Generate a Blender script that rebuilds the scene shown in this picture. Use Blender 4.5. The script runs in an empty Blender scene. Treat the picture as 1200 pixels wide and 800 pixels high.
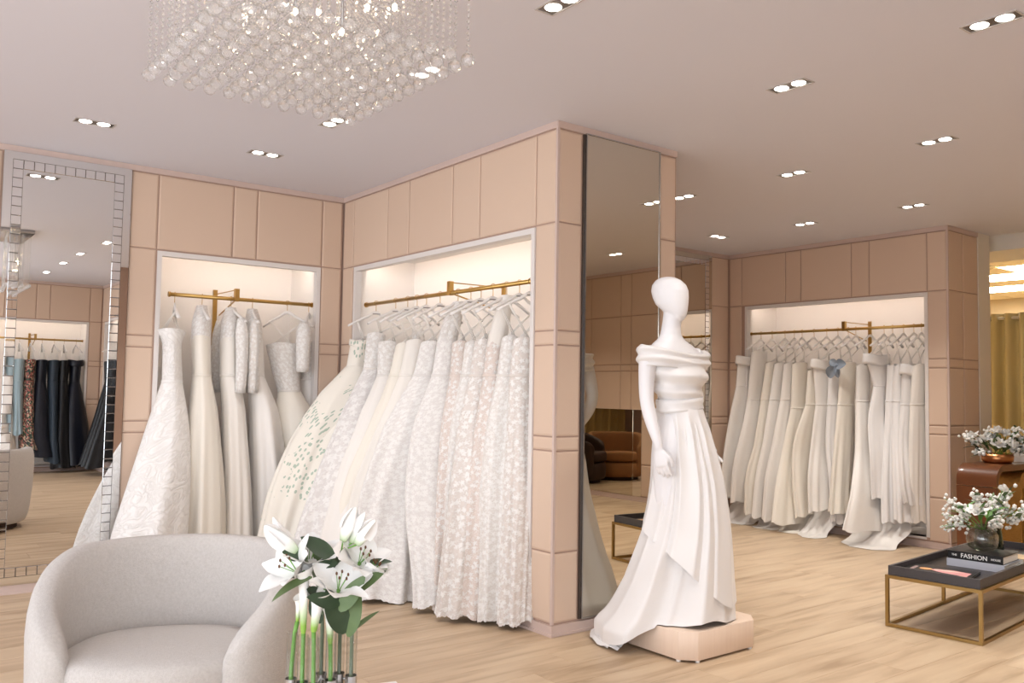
import bpy, bmesh, math, random
from mathutils import Vector, Matrix
random.seed(7)
C = bpy.context.scene.collection
S = bpy.context.scene
PI = math.pi
def lin(c):
    c /= 255.0
    return c/12.92 if c <= .04045 else ((c+.055)/1.055)**2.4
def rgb(r, g, b): return (lin(r), lin(g), lin(b), 1.0)

# ------------------------------------------------------------------ camera, world, light, exposure
CAM_H = 1.29038; YAW = .918991; PIT = .0553832; ROL = .016205; FPX = 1015.445
def cam_axes():
    f = Vector((math.cos(YAW)*math.cos(PIT), math.sin(YAW)*math.cos(PIT), math.sin(PIT)))
    r = Vector((math.sin(YAW), -math.cos(YAW), 0)); u = r.cross(f)
    return math.cos(ROL)*r+math.sin(ROL)*u, -math.sin(ROL)*r+math.cos(ROL)*u, f
_r, _u, _f = cam_axes()
cd = bpy.data.cameras.new('camera'); co = bpy.data.objects.new('camera', cd); C.objects.link(co)
cd.sensor_width = 36; cd.lens = 36*FPX/1200; cd.clip_start = .05; cd.clip_end = 100
M4 = Matrix(((_r.x, _u.x, -_f.x, 0), (_r.y, _u.y, -_f.y, 0), (_r.z, _u.z, -_f.z, CAM_H), (0, 0, 0, 1)))
co.matrix_world = M4; S.camera = co
S.view_settings.view_transform = 'Standard'; S.view_settings.look = 'None'
S.view_settings.gamma = 1.0; S.view_settings.use_curve_mapping = False
S.view_settings.exposure = 0.12
S.cycles.max_bounces = 14; S.cycles.transmission_bounces = 14; S.cycles.transparent_max_bounces = 40; S.cycles.glossy_bounces = 8
W = bpy.data.worlds.new('world'); S.world = W; W.use_nodes = True
_bg = W.node_tree.nodes['Background']; _bg.inputs[0].default_value = (.86, .92, 1.0, 1); _bg.inputs[1].default_value = 1.6
def area(name, loc, rot, sx, sy, power, col, spread=180):
    l = bpy.data.lights.new(name, 'AREA'); l.shape = 'RECTANGLE'; l.size = sx; l.size_y = sy; l.energy = power; l.color = col
    l.spread = math.radians(spread)
    o = bpy.data.objects.new(name, l); C.objects.link(o); o.location = loc; o.rotation_euler = rot
    return o
# daylight entering through the storefront glazing on the left of the shop; the two lamps behind the viewpoint are added fill
area('storefront_daylight', (-3.3, 2.0, 1.45), (0, -PI/2, 0), 2.5, 7.0, 120, (.90, .94, 1.0))
area('front_fill', (-1.6, -1.8, 1.4), (PI/2, 0, 0), 3.4, 2.4, 105, (.88, .93, 1.0))  # added area lamp, frontal fill for the left gowns and chair
area('right_fill', (5.3, -4.3, 2.1), (PI/2, 0, 0), 4.0, 1.0, 105, (.90, .94, 1.0))  # added unseen lamp to lift the right side; that wall has no opening
DOWN_W = 15.0       # watts of each recessed twin lamp
DOWN_C = (1.0, .955, .90)

# ------------------------------------------------------------------ materials
def nt_of(name):
    m = bpy.data.materials.new(name); m.use_nodes = True
    return m, m.node_tree, m.node_tree.nodes['Principled BSDF']
def nd(nt, t, **k):
    n = nt.nodes.new(t)
    for a, v in k.items():
        if a.startswith('i_'): n.inputs[int(a[2:])].default_value = v
        else: setattr(n, a, v)
    return n
def link(nt, a, b): nt.links.new(a, b)
def math_n(nt, op, a, b=None, clamp=False):
    n = nt.nodes.new('ShaderNodeMath'); n.operation = op; n.use_clamp = clamp
    for i, v in enumerate((a, b)):
        if v is None: continue
        if isinstance(v, (int, float)): n.inputs[i].default_value = v
        else: link(nt, v, n.inputs[i])
    return n.outputs[0]
def mixc(nt, fac, a, b):
    n = nt.nodes.new('ShaderNodeMix'); n.data_type = 'RGBA'
    for s, v in ((0, fac), (6, a), (7, b)):
        if isinstance(v, (int, float)): n.inputs[s].default_value = v
        elif isinstance(v, tuple): n.inputs[s].default_value = v
        else: link(nt, v, n.inputs[s])
    return n.outputs[2]
def bump(nt, bs, h, strength, dist=.01):
    b = nd(nt, 'ShaderNodeBump'); b.inputs['Strength'].default_value = strength; b.inputs['Distance'].default_value = dist
    link(nt, h, b.inputs['Height']); link(nt, b.outputs[0], bs.inputs['Normal'])
MATS = {}
def mat(name, col, rough=.5, metal=0., noise=None, bmp=None, trans=0, ior=1.45, sheen=0, var=0., emit=None, coat=0, spec=.5):
    """noise=(scale, colour2, detail) colour mottling; bmp=(scale, strength)"""
    m, nt, bs = nt_of(name)
    bs.inputs['Base Color'].default_value = col; bs.inputs['Roughness'].default_value = rough; bs.inputs['Metallic'].default_value = metal
    bs.inputs['Transmission Weight'].default_value = trans; bs.inputs['IOR'].default_value = ior
    bs.inputs['Sheen Weight'].default_value = sheen; bs.inputs['Coat Weight'].default_value = coat
    bs.inputs['Specular IOR Level'].default_value = spec
    if emit:
        bs.inputs['Emission Color'].default_value = emit[0]; bs.inputs['Emission Strength'].default_value = emit[1]
    tc = nd(nt, 'ShaderNodeTexCoord')
    if noise:
        n = nd(nt, 'ShaderNodeTexNoise'); n.inputs['Scale'].default_value = noise[0]; n.inputs['Detail'].default_value = noise[2]
        link(nt, tc.outputs['Object'], n.inputs['Vector'])
        link(nt, mixc(nt, n.outputs[0], col, noise[1]), bs.inputs['Base Color'])
    if bmp:
        n = nd(nt, 'ShaderNodeTexNoise'); n.inputs['Scale'].default_value = bmp[0]; n.inputs['Detail'].default_value = 4
        link(nt, tc.outputs['Object'], n.inputs['Vector']); bump(nt, bs, n.outputs[0], bmp[1])
    MATS[name] = m
    return m
def flower_mask(nt, uv, scale, size, petals, jitter=1.0, warp=.32):
    mp = nd(nt, 'ShaderNodeMapping'); mp.inputs['Scale'].default_value = (scale, scale, scale); link(nt, uv, mp.inputs['Vector'])
    vec = mp.outputs[0]
    if warp:
        nz = nd(nt, 'ShaderNodeTexNoise'); nz.inputs['Scale'].default_value = 3.1; link(nt, vec, nz.inputs['Vector'])
        va = nd(nt, 'ShaderNodeVectorMath', operation='SCALE'); va.inputs['Scale'].default_value = warp*2; link(nt, nz.outputs['Color'], va.inputs[0])
        vb = nd(nt, 'ShaderNodeVectorMath', operation='ADD'); link(nt, vec, vb.inputs[0]); link(nt, va.outputs[0], vb.inputs[1]); vec = vb.outputs[0]
    v = nd(nt, 'ShaderNodeTexVoronoi', voronoi_dimensions='2D'); v.inputs['Scale'].default_value = 1.0; v.inputs['Randomness'].default_value = jitter
    link(nt, vec, v.inputs['Vector'])
    sb = nd(nt, 'ShaderNodeVectorMath', operation='SUBTRACT'); link(nt, vec, sb.inputs[0]); link(nt, v.outputs['Position'], sb.inputs[1])
    sx = nd(nt, 'ShaderNodeSeparateXYZ'); link(nt, sb.outputs[0], sx.inputs[0])
    ang = math_n(nt, 'ARCTAN2', sx.outputs[1], sx.outputs[0])
    rnd = math_n(nt, 'MULTIPLY', v.outputs['Color'], 6.0)
    pet = math_n(nt, 'COSINE', math_n(nt, 'ADD', math_n(nt, 'MULTIPLY', ang, float(petals)), rnd))
    lim = math_n(nt, 'ADD', math_n(nt, 'MULTIPLY', pet, size*.3), size)
    d = math_n(nt, 'SUBTRACT', lim, v.outputs['Distance'])
    return math_n(nt, 'MULTIPLY', d, 14.0, True), v
def cloth(name, base, motif=None, kind='satin', rough=.5, scale=16, size=.36, petals=5, stren=.5, sheen=.3, spec=.35):
    m, nt, bs = nt_of(name)
    bs.inputs['Roughness'].default_value = rough; bs.inputs['Sheen Weight'].default_value = sheen; bs.inputs['Sheen Roughness'].default_value = .4
    bs.inputs['Specular IOR Level'].default_value = spec
    bs.inputs['Base Color'].default_value = base
    tc = nd(nt, 'ShaderNodeTexCoord'); uv = tc.outputs['UV']
    if kind == 'satin':
        n = nd(nt, 'ShaderNodeTexNoise'); n.inputs['Scale'].default_value = 9; n.inputs['Detail'].default_value = 3
        link(nt, uv, n.inputs['Vector']); bump(nt, bs, n.outputs[0], stren*.5, .02)
    elif kind == 'lace':
        a, _ = flower_mask(nt, uv, scale, size, petals)
        b, _ = flower_mask(nt, uv, scale*1.9, size*.8, petals-1)
        k = math_n(nt, 'MAXIMUM', a, math_n(nt, 'MULTIPLY', b, .55))
        link(nt, mixc(nt, k, base, motif), bs.inputs['Base Color']); bump(nt, bs, k, stren, .004)
    elif kind == 'bead':
        v = nd(nt, 'ShaderNodeTexVoronoi'); v.inputs['Scale'].default_value = scale*5; link(nt, uv, v.inputs['Vector'])
        a, _ = flower_mask(nt, uv, scale, size, petals)
        bd = math_n(nt, 'LESS_THAN', v.outputs['Distance'], .33)
        k = math_n(nt, 'MAXIMUM', a, math_n(nt, 'MULTIPLY', bd, .7))
        link(nt, mixc(nt, k, base, motif), bs.inputs['Base Color']); bump(nt, bs, k, stren, .004)
    elif kind == 'jacquard':
        w = nd(nt, 'ShaderNodeTexNoise'); w.inputs['Scale'].default_value = scale; w.inputs['Detail'].default_value = 2; w.inputs['Distortion'].default_value = 2.4
        link(nt, uv, w.inputs['Vector'])
        k = math_n(nt, 'MULTIPLY', math_n(nt, 'ABSOLUTE', math_n(nt, 'SUBTRACT', w.outputs[0], .5)), 9.0, True)
        link(nt, mixc(nt, k, motif, base), bs.inputs['Base Color']); bump(nt, bs, k, stren, .006)
    elif kind == 'print':
        # sage leaf sprigs printed sparsely on cream
        n = nd(nt, 'ShaderNodeTexNoise'); n.inputs['Scale'].default_value = 5.5; link(nt, uv, n.inputs['Vector'])
        mp = nd(nt, 'ShaderNodeMapping'); mp.inputs['Scale'].default_value = (10, 4.6, 1); mp.inputs['Rotation'].default_value = (0, 0, .5); link(nt, uv, mp.inputs['Vector'])
        v = nd(nt, 'ShaderNodeTexVoronoi', voronoi_dimensions='2D'); link(nt, mp.outputs[0], v.inputs['Vector'])
        k = math_n(nt, 'MULTIPLY', math_n(nt, 'LESS_THAN', v.outputs['Distance'], .26), math_n(nt, 'GREATER_THAN', n.outputs[0], .54))
        link(nt, mixc(nt, k, base, motif), bs.inputs['Base Color'])
    elif kind == 'sequin':
        v = nd(nt, 'ShaderNodeTexVoronoi', voronoi_dimensions='2D'); v.inputs['Scale'].default_value = scale; link(nt, uv, v.inputs['Vector'])
        cr = nd(nt, 'ShaderNodeValToRGB'); link(nt, v.outputs['Color'], cr.inputs[0])
        e = cr.color_ramp.elements; e[0].color = rgb(38, 44, 40); e[1].color = rgb(214, 200, 170)
        for p, c in ((.3, rgb(60, 84, 62)), (.5, rgb(160, 92, 84)), (.7, rgb(206, 176, 150))): x = e.new(p); x.color = c
        cr.color_ramp.interpolation = 'CONSTANT'; link(nt, cr.outputs[0], bs.inputs['Base Color'])
    elif kind == 'brocade':
        br = nd(nt, 'ShaderNodeTexBrick'); br.inputs['Scale'].default_value = scale
        br.inputs['Color1'].default_value = base; br.inputs['Color2'].default_value = base; br.inputs['Mortar'].default_value = motif
        br.inputs['Mortar Size'].default_value = .12; link(nt, uv, br.inputs['Vector']); link(nt, br.outputs[0], bs.inputs['Base Color'])
        bump(nt, bs, br.outputs[1], .6, .006)
    MATS[name] = m
IV = rgb(240, 232, 222)
cloth('satin_white', rgb(235, 232, 230), rough=.42, stren=.25)
cloth('satin_ivory', rgb(238, 233, 227), rough=.42, stren=.25)
cloth('satin_cream', rgb(238, 231, 219), rough=.38, stren=.25)
cloth('organza', rgb(238, 232, 224), rough=.7, stren=.35)
cloth('jacquard', rgb(240, 237, 234), rgb(229, 225, 221), 'jacquard', rough=.6, scale=9, stren=.55)
cloth('lace_white', rgb(228, 222, 216), rgb(242, 239, 235), 'lace', rough=.75, scale=40, size=.42, stren=.6)
cloth('lace_grey', rgb(223, 218, 215), rgb(238, 235, 232), 'lace', rough=.75, scale=22, size=.40, stren=.5)
cloth('lace_fine', rgb(226, 221, 217), rgb(238, 235, 231), 'lace', rough=.75, scale=36, size=.42, stren=.4)
cloth('applique', rgb(222, 213, 206), rgb(241, 238, 234), 'lace', rough=.7, scale=27, size=.36, stren=.7)
cloth('bead_nude', rgb(222, 208, 199), rgb(240, 236, 232), 'bead', rough=.6, scale=30, size=.34, stren=.7)
cloth('bead_white', rgb(230, 223, 215), rgb(245, 242, 238), 'bead', rough=.6, scale=34, size=.36, stren=.9)
cloth('floral_print', rgb(238, 232, 221), rgb(176, 190, 174), 'print', rough=.5)
cloth('navy_satin', rgb(13, 17, 30), rough=.38, stren=.4, sheen=.1)
cloth('black_satin', rgb(11, 11, 14), rough=.4, stren=.4, sheen=.1)
cloth('navy_brocade', rgb(14, 20, 30), rgb(48, 60, 72), 'brocade', rough=.5, scale=22, sheen=.05)
cloth('blue_satin', rgb(160, 182, 190), rough=.4, stren=.3)
cloth('sequin_floral', rgb(80, 80, 80), None, 'sequin', rough=.4, scale=55)
cloth('bow_blue', rgb(138, 148, 160), rough=.45, stren=.2)
mat('ribbon', rgb(244, 240, 234), .4)
mat('wall_core', rgb(180, 152, 136), .8)
def panel_mat():
    m, nt, bs = nt_of('peach_panel'); bs.inputs['Roughness'].default_value = .62
    bs.inputs['Specular IOR Level'].default_value = .3
    oi = nd(nt, 'ShaderNodeObjectInfo'); tc = nd(nt, 'ShaderNodeTexCoord')
    n = nd(nt, 'ShaderNodeTexNoise'); n.inputs['Scale'].default_value = 320; n.inputs['Detail'].default_value = 2; link(nt, tc.outputs['Object'], n.inputs['Vector'])
    a = mixc(nt, oi.outputs['Random'], rgb(213, 187, 166), rgb(217, 192, 171))
    link(nt, a, bs.inputs['Base Color']); bump(nt, bs, n.outputs[0], .12, .002); MATS['peach_panel'] = m
panel_mat()
mat('trim_mauve', rgb(206, 184, 174), .45)
mat('niche_white', rgb(238, 232, 226), .6)
mat('frame_white', rgb(226, 220, 216), .45)
mat('ceiling_paint', rgb(219, 218, 227), .85)
mat('jamb_white', rgb(226, 218, 206), .6)
mat('mirror', (.86, .86, .85, 1), .0, 1.0)
mat('mirror_bronze', (.70, .66, .58, 1), .0, 1.0)
mat('mirror_bevel', (.88, .88, .88, 1), .02, 1.0)
mat('dark_edge', rgb(70, 58, 50), .4)
mat('brass', rgb(196, 160, 96), .28, 1.0)
mat('brass_aged', rgb(168, 140, 90), .36, 1.0)
mat('steel', rgb(190, 188, 186), .25, 1.0)
mat('hanger_white', rgb(240, 236, 232), .4)
mat('print_grey', rgb(150, 142, 138), .6)
mat('led', (1, .9, .78, 1), .5, emit=((1, .92, .82, 1), 9.0))
mat('lamp', (1, 1, 1, 1), .5, emit=((1, .93, .84, 1), 14.0))
mat('lamp_can', rgb(120, 112, 108), .35, .6)
mat('lamp_trim', rgb(196, 190, 186), .4, .3)
mat('bulb', (1, .9, .7, 1), .5, emit=((1, .78, .50, 1), 70.0))
mat('troffer', (1, 1, 1, 1), .5, emit=((1, .95, .82, 1), 38.0))
def thin_glass(name, tint, glassy=0.0, ior=1.45, refl=1.0):
    """thin clear wall: fresnel reflection over straight transmission, optionally part solid glass"""
    m = bpy.data.materials.new(name); m.use_nodes = True; nt = m.node_tree; nt.nodes.remove(nt.nodes['Principled BSDF']); out = nt.nodes['Material Output']
    tr = nd(nt, 'ShaderNodeBsdfTransparent'); tr.inputs[0].default_value = tint
    gl = nd(nt, 'ShaderNodeBsdfGlossy'); gl.inputs['Roughness'].default_value = .01
    lw = nd(nt, 'ShaderNodeLayerWeight'); lw.inputs[0].default_value = .5
    fz = math_n(nt, 'ADD', math_n(nt, 'MULTIPLY', math_n(nt, 'POWER', lw.outputs['Facing'], 4.0), .75), ((ior-1)/(ior+1))**2)
    mx = nd(nt, 'ShaderNodeMixShader'); link(nt, math_n(nt, 'MULTIPLY', fz, refl, True), mx.inputs[0]); link(nt, tr.outputs[0], mx.inputs[1]); link(nt, gl.outputs[0], mx.inputs[2])
    last = mx.outputs[0]
    if glassy:
        g = nd(nt, 'ShaderNodeBsdfGlass'); g.inputs['IOR'].default_value = 1.5
        m2 = nd(nt, 'ShaderNodeMixShader'); m2.inputs[0].default_value = glassy; link(nt, last, m2.inputs[1]); link(nt, g.outputs[0], m2.inputs[2]); last = m2.outputs[0]
    if name == 'crystal':      # facets scatter part of the light
        df = nd(nt, 'ShaderNodeBsdfTranslucent'); df.inputs[0].default_value = (.95, .93, .92, 1); d2 = nd(nt, 'ShaderNodeBsdfDiffuse'); d2.inputs[0].default_value = (.95, .94, .93, 1)
        a2 = nd(nt, 'ShaderNodeMixShader'); link(nt, df.outputs[0], a2.inputs[1]); link(nt, d2.outputs[0], a2.inputs[2])
        m3 = nd(nt, 'ShaderNodeMixShader'); m3.inputs[0].default_value = .13; link(nt, last, m3.inputs[1]); link(nt, a2.outputs[0], m3.inputs[2]); last = m3.outputs[0]
    link(nt, last, out.inputs['Surface']); MATS[name] = m
thin_glass('crystal', (.98, .98, .98, 1), .6, 1.5, .5)
thin_glass('glass', (.965, .975, .97, 1), 0, 1.3)
thin_glass('glass_bubble', (.93, .92, .90, 1), .12, 1.6)
thin_glass('glass_green', (.50, .62, .56, 1), 0, 1.4)
mat('tile_joint', rgb(150, 140, 134), .4)
mat('linen', rgb(220, 213, 207), .9, noise=(110, rgb(190, 182, 174), 8), bmp=(380, .6), sheen=.3)
mat('mannequin_white', rgb(236, 234, 235), .38)
mat('plinth_wood', rgb(232, 208, 186), .5)
mat('charcoal_leather', rgb(70, 66, 68), .45, bmp=(240, .25))
mat('tray_inside', rgb(46, 40, 38), .35)
mat('black_cover', rgb(22, 21, 22), .4)
mat('paper', rgb(232, 226, 218), .7)
mat('grey_cover', rgb(196, 198, 208), .5)
mat('white_cover', rgb(238, 232, 230), .5)
mat('pink_print', rgb(214, 150, 150), .5)
mat('blush_print', rgb(232, 196, 184), .5)
mat('orange_print', rgb(226, 164, 110), .5)
mat('tan_print', rgb(206, 176, 136), .5)
mat('lettering_white', rgb(242, 240, 236), .6)
mat('lettering_pink', rgb(188, 160, 156), .6)
mat('walnut', rgb(124, 74, 42), .35, noise=(7, rgb(96, 56, 32), 4), coat=.2)
mat('gold_texture', rgb(196, 152, 84), .45, .7, bmp=(60, .8))
mat('copper', rgb(198, 138, 92), .3, 1.0)
mat('curtain_gold', rgb(218, 203, 152), .75, sheen=.3)
mat('curtain_olive', rgb(190, 168, 112), .75)
mat('brown_bouclé'.replace('é', 'e'), rgb(150, 104, 62), .85, bmp=(200, .3))
mat('dark_brown', rgb(58, 36, 26), .6)
mat('acoustic_tile', rgb(222, 206, 172), .9)
mat('backroom_wall', rgb(196, 178, 146), .85)
mat('white_lacquer', rgb(238, 234, 230), .35)
mat('leaf_dark', rgb(46, 62, 44), .42, noise=(30, rgb(66, 84, 58), 3))
mat('leaf_mid', rgb(84, 104, 66), .45, noise=(30, rgb(104, 124, 78), 3))
mat('leaf_fresh', rgb(84, 128, 58), .45)
mat('stem_green', rgb(112, 158, 74), .45)
mat('stem_grey', rgb(118, 128, 104), .5)
mat('petal_white', rgb(238, 236, 232), .5)
mat('petal_cream', rgb(240, 234, 220), .5)
mat('anther', rgb(96, 62, 36), .7)
mat('white_pip', rgb(240, 239, 234), .5)
def grad_mat(name, c0, c1, z0, z1):       # petal colour that really turns green towards the stalk
    m, nt, bs = nt_of(name); bs.inputs['Roughness'].default_value = .45
    tc = nd(nt, 'ShaderNodeTexCoord'); sx = nd(nt, 'ShaderNodeSeparateXYZ'); link(nt, tc.outputs['UV'], sx.inputs[0])
    k = math_n(nt, 'MULTIPLY', math_n(nt, 'SUBTRACT', sx.outputs[1], z0), 1/(z1-z0), True)
    link(nt, mixc(nt, k, c0, c1), bs.inputs['Base Color']); MATS[name] = m
grad_mat('calla', rgb(140, 178, 74), rgb(250, 247, 242), .12, .55)
grad_mat('lily_bud', rgb(176, 196, 150), rgb(248, 246, 242), .0, .35)
def wood_mat():
    m, nt, bs = nt_of('oak_plank'); bs.inputs['Roughness'].default_value = .42; bs.inputs['Specular IOR Level'].default_value = .35
    tc = nd(nt, 'ShaderNodeTexCoord'); oi = nd(nt, 'ShaderNodeObjectInfo')
    mp = nd(nt, 'ShaderNodeMapping'); mp.inputs['Scale'].default_value = (1.1, 9, 1); link(nt, tc.outputs['Object'], mp.inputs['Vector'])
    ad = nd(nt, 'ShaderNodeVectorMath', operation='ADD'); link(nt, mp.outputs[0], ad.inputs[0])
    cb = nd(nt, 'ShaderNodeCombineXYZ'); link(nt, math_n(nt, 'MULTIPLY', oi.outputs['Random'], 57.0), cb.inputs[0]); link(nt, math_n(nt, 'MULTIPLY', oi.outputs['Random'], 31.0), cb.inputs[1])
    link(nt, cb.outputs[0], ad.inputs[1])
    n1 = nd(nt, 'ShaderNodeTexNoise'); n1.inputs['Scale'].default_value = 1.3; n1.inputs['Detail'].default_value = 6; n1.inputs['Distortion'].default_value = .6; link(nt, ad.outputs[0], n1.inputs['Vector'])
    n2 = nd(nt, 'ShaderNodeTexNoise'); n2.inputs['Scale'].default_value = 7; n2.inputs['Detail'].default_value = 5; link(nt, ad.outputs[0], n2.inputs['Vector'])
    cr = nd(nt, 'ShaderNodeValToRGB'); link(nt, n1.outputs[0], cr.inputs[0])
    e = cr.color_ramp.elements; e[0].position = .32; e[0].color = rgb(160, 134, 106); e[1].position = .68; e[1].color = rgb(208, 186, 157)
    x = e.new(.5); x.color = rgb(195, 170, 141)
    c = mixc(nt, math_n(nt, 'MULTIPLY', n2.outputs[0], .35), cr.outputs[0], rgb(176, 149, 120))
    c2 = mixc(nt, math_n(nt, 'MULTIPLY', oi.outputs['Random'], .35), c, rgb(216, 192, 162))
    link(nt, c2, bs.inputs['Base Color']); bump(nt, bs, n2.outputs[0], .06, .002); MATS['oak_plank'] = m
wood_mat()

# ------------------------------------------------------------------ mesh helpers
BASE = {}
class MB:
    def __init__(s): s.v = []; s.f = []; s.uv = {}; s.fixn = False
    def add(s, vs, fs, uvs=None):
        o = len(s.v); s.v += [tuple(v) for v in vs]; s.f += [tuple(i+o for i in f) for f in fs]
        if uvs:
            for i, t in enumerate(uvs): s.uv[o+i] = t
        return s
    def box(s, a, b):
        x0, y0, z0 = [min(p, q) for p, q in zip(a, b)]; x1, y1, z1 = [max(p, q) for p, q in zip(a, b)]
        return s.add([(x0,y0,z0),(x1,y0,z0),(x1,y1,z0),(x0,y1,z0),(x0,y0,z1),(x1,y0,z1),(x1,y1,z1),(x0,y1,z1)],
              [(3,2,1,0),(4,5,6,7),(0,1,5,4),(1,2,6,5),(2,3,7,6),(3,0,4,7)])
    def loft(s, rings, cap0=True, cap1=True, closed=True, uvs=None):
        n = len(rings[0]); vs = [p for r in rings for p in r]; fs = []
        for j in range(len(rings)-1):
            for i in range(n if closed else n-1):
                a = j*n+i; b = j*n+(i+1) % n
                fs.append((a, b, b+n, a+n))
        if cap0: fs.append(tuple(range(n-1, -1, -1)))
        if cap1: fs.append(tuple(range((len(rings)-1)*n, len(rings)*n)))
        return s.add(vs, fs, uvs)
    def tube(s, pts, rad, seg=8, caps=True):
        pts = [Vector(p) for p in pts]; rings = []
        if isinstance(rad, (int, float)): rad = [rad]*len(pts)
        t0 = (pts[1]-pts[0]).normalized(); up = Vector((0, 0, 1)) if abs(t0.z) < .9 else Vector((1, 0, 0))
        a = t0.cross(up).normalized()
        for i, p in enumerate(pts):
            t = (pts[min(i+1, len(pts)-1)]-pts[max(i-1, 0)]).normalized()
            a = (a-t*a.dot(t)).normalized(); b = t.cross(a)
            rings.append([p+(a*math.cos(2*PI*k/seg)+b*math.sin(2*PI*k/seg))*rad[i] for k in range(seg)])
        return s.loft(rings, caps, caps)
    def lathe(s, prof, c, seg=20, cap0=True, cap1=True):
        return s.loft([[(c[0]+r*math.cos(2*PI*k/seg), c[1]+r*math.sin(2*PI*k/seg), c[2]+z) for k in range(seg)] for r, z in prof], cap0, cap1)
    def build(s, name, m, parent=None, smooth=False, fix=False):
        me = bpy.data.meshes.new(name); base = BASE.get(parent.name, Vector((0, 0, 0))) if parent else Vector((0, 0, 0))
        me.from_pydata([(v[0]-base.x, v[1]-base.y, v[2]-base.z) for v in s.v], [], s.f)
        if s.uv:
            u = me.uv_layers.new(name='UVMap')
            for l in me.loops: u.data[l.index].uv = s.uv.get(l.vertex_index, (0, 0))
        if fix:
            bm = bmesh.new(); bm.from_mesh(me); bmesh.ops.recalc_face_normals(bm, faces=bm.faces); bm.to_mesh(me); bm.free()
        if smooth: me.polygons.foreach_set('use_smooth', [True]*len(me.polygons))
        me.materials.append(MATS[m] if isinstance(m, str) else m)
        o = bpy.data.objects.new(name, me); C.objects.link(o)
        if parent: o.parent = parent; BASE[o.name] = base
        else: BASE[o.name] = Vector((0, 0, 0))
        return o
def thing(name, label, cat, loc, group=None):
    o = bpy.data.objects.new(name, None); C.objects.link(o); o.location = loc; o.empty_display_size = .05
    BASE[o.name] = Vector(loc); o['label'] = label; o['category'] = cat
    if group: o['group'] = group
    return o
def tag(o, label, cat, group=None):
    o['label'] = label; o['category'] = cat
    if group: o['group'] = group
    return o
def struct(o): o['kind'] = 'structure'; return o
def autosmooth(o, ang=35):
    o.data.polygons.foreach_set('use_smooth', [True]*len(o.data.polygons))
    bm = bmesh.new(); bm.from_mesh(o.data)
    for e in bm.edges:
        if len(e.link_faces) == 2 and e.calc_face_angle(0) > math.radians(ang): e.smooth = False
    bm.to_mesh(o.data); bm.free()
    return o
def bevel(o, w=.004, seg=2, ang=30):
    bm = bmesh.new(); bm.from_mesh(o.data); bmesh.ops.recalc_face_normals(bm, faces=bm.faces)
    es = [e for e in bm.edges if len(e.link_faces) == 2 and e.calc_face_angle(0) > math.radians(ang)]
    bmesh.ops.bevel(bm, geom=es, offset=w, segments=seg, affect='EDGES', profile=.5); bm.to_mesh(o.data); bm.free()
    return autosmooth(o, 40)
def lerp(a, b, t): return a+(b-a)*t
def interp(rows, n, key=0):
    """monotone-ish smooth resample of rows (tuples) with n steps along the index parameter weighted by key spacing"""
    ks = [r[key] for r in rows]; tot = abs(ks[-1]-ks[0]); out = []
    for i in range(n+1):
        k = ks[0]+(ks[-1]-ks[0])*i/n; j = 0
        while j < len(ks)-2 and (ks[j+1]-k)*(ks[-1]-ks[0]) < 0: j += 1
        t = (k-ks[j])/(ks[j+1]-ks[j]); p0 = rows[max(j-1, 0)]; p1 = rows[j]; p2 = rows[j+1]; p3 = rows[min(j+2, len(rows)-1)]
        r = []
        for a, b, c, d in zip(p0, p1, p2, p3):
            h1 = (c-a)*.5 if j > 0 else (c-b); h2 = (d-b)*.5 if j+2 < len(rows) else (c-b)
            if (b-a)*(c-b) <= 0 and j > 0: h1 = 0
            if (c-b)*(d-c) <= 0 and j+2 < len(rows): h2 = 0
            r.append((2*t**3-3*t*t+1)*b+(t**3-2*t*t+t)*h1+(-2*t**3+3*t*t)*c+(t**3-t*t)*h2)
        r[key] = k; out.append(r)
    return out
# ------------------------------------------------------------------ the shop's shell
YA, XB, YC, XC, XE, YD, YF, XF = 6.086, 2.985, 3.5306, 3.932, 7.374, 5.884, 3.5755, 7.925
H = 2.75; YR = -1.95; XR = 7.44; NZ0, NZ1 = .09, 2.17; ND = .52
ROWS = [(.062, .43), (.43, .966), (.966, 1.042), (1.042, 1.533), (1.533, 1.611), (1.611, 2.198)]
TOPROW = (2.198, 2.708)
G = .0045; PD = .008            # half joint width, panel thickness
def plane(axis, p, sgn):        # maps (along the wall, into the wall, up) to the room
    return (lambda u, d, z: (u, p+sgn*d, z)) if axis == 'Y' else (lambda u, d, z: (p+sgn*d, u, z))
def fbox(mb, F, u0, u1, d0, d1, z0, z1): return mb.box(F(u0, d0, z0), F(u1, d1, z1))
def panel(F, u0, u1, z0, z1, parent):
    b = .009; u0, u1 = u0+G, u1-G; z0, z1 = z0+G, z1-G
    vs = [F(u0,PD+.004,z0),F(u1,PD+.004,z0),F(u1,PD+.004,z1),F(u0,PD+.004,z1),F(u0,.004,z0),F(u1,.004,z0),F(u1,.004,z1),F(u0,.004,z1),
          F(u0+b,0,z0+b),F(u1-b,0,z0+b),F(u1-b,0,z1-b),F(u0+b,0,z1-b)]
    fs = [(0,1,5,4),(1,2,6,5),(2,3,7,6),(3,0,4,7),(4,5,9,8),(5,6,10,9),(6,7,11,10),(7,4,8,11),(8,9,10,11)]
    MB().add(vs, fs).build('panel', 'peach_panel', parent, fix=True)
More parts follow.
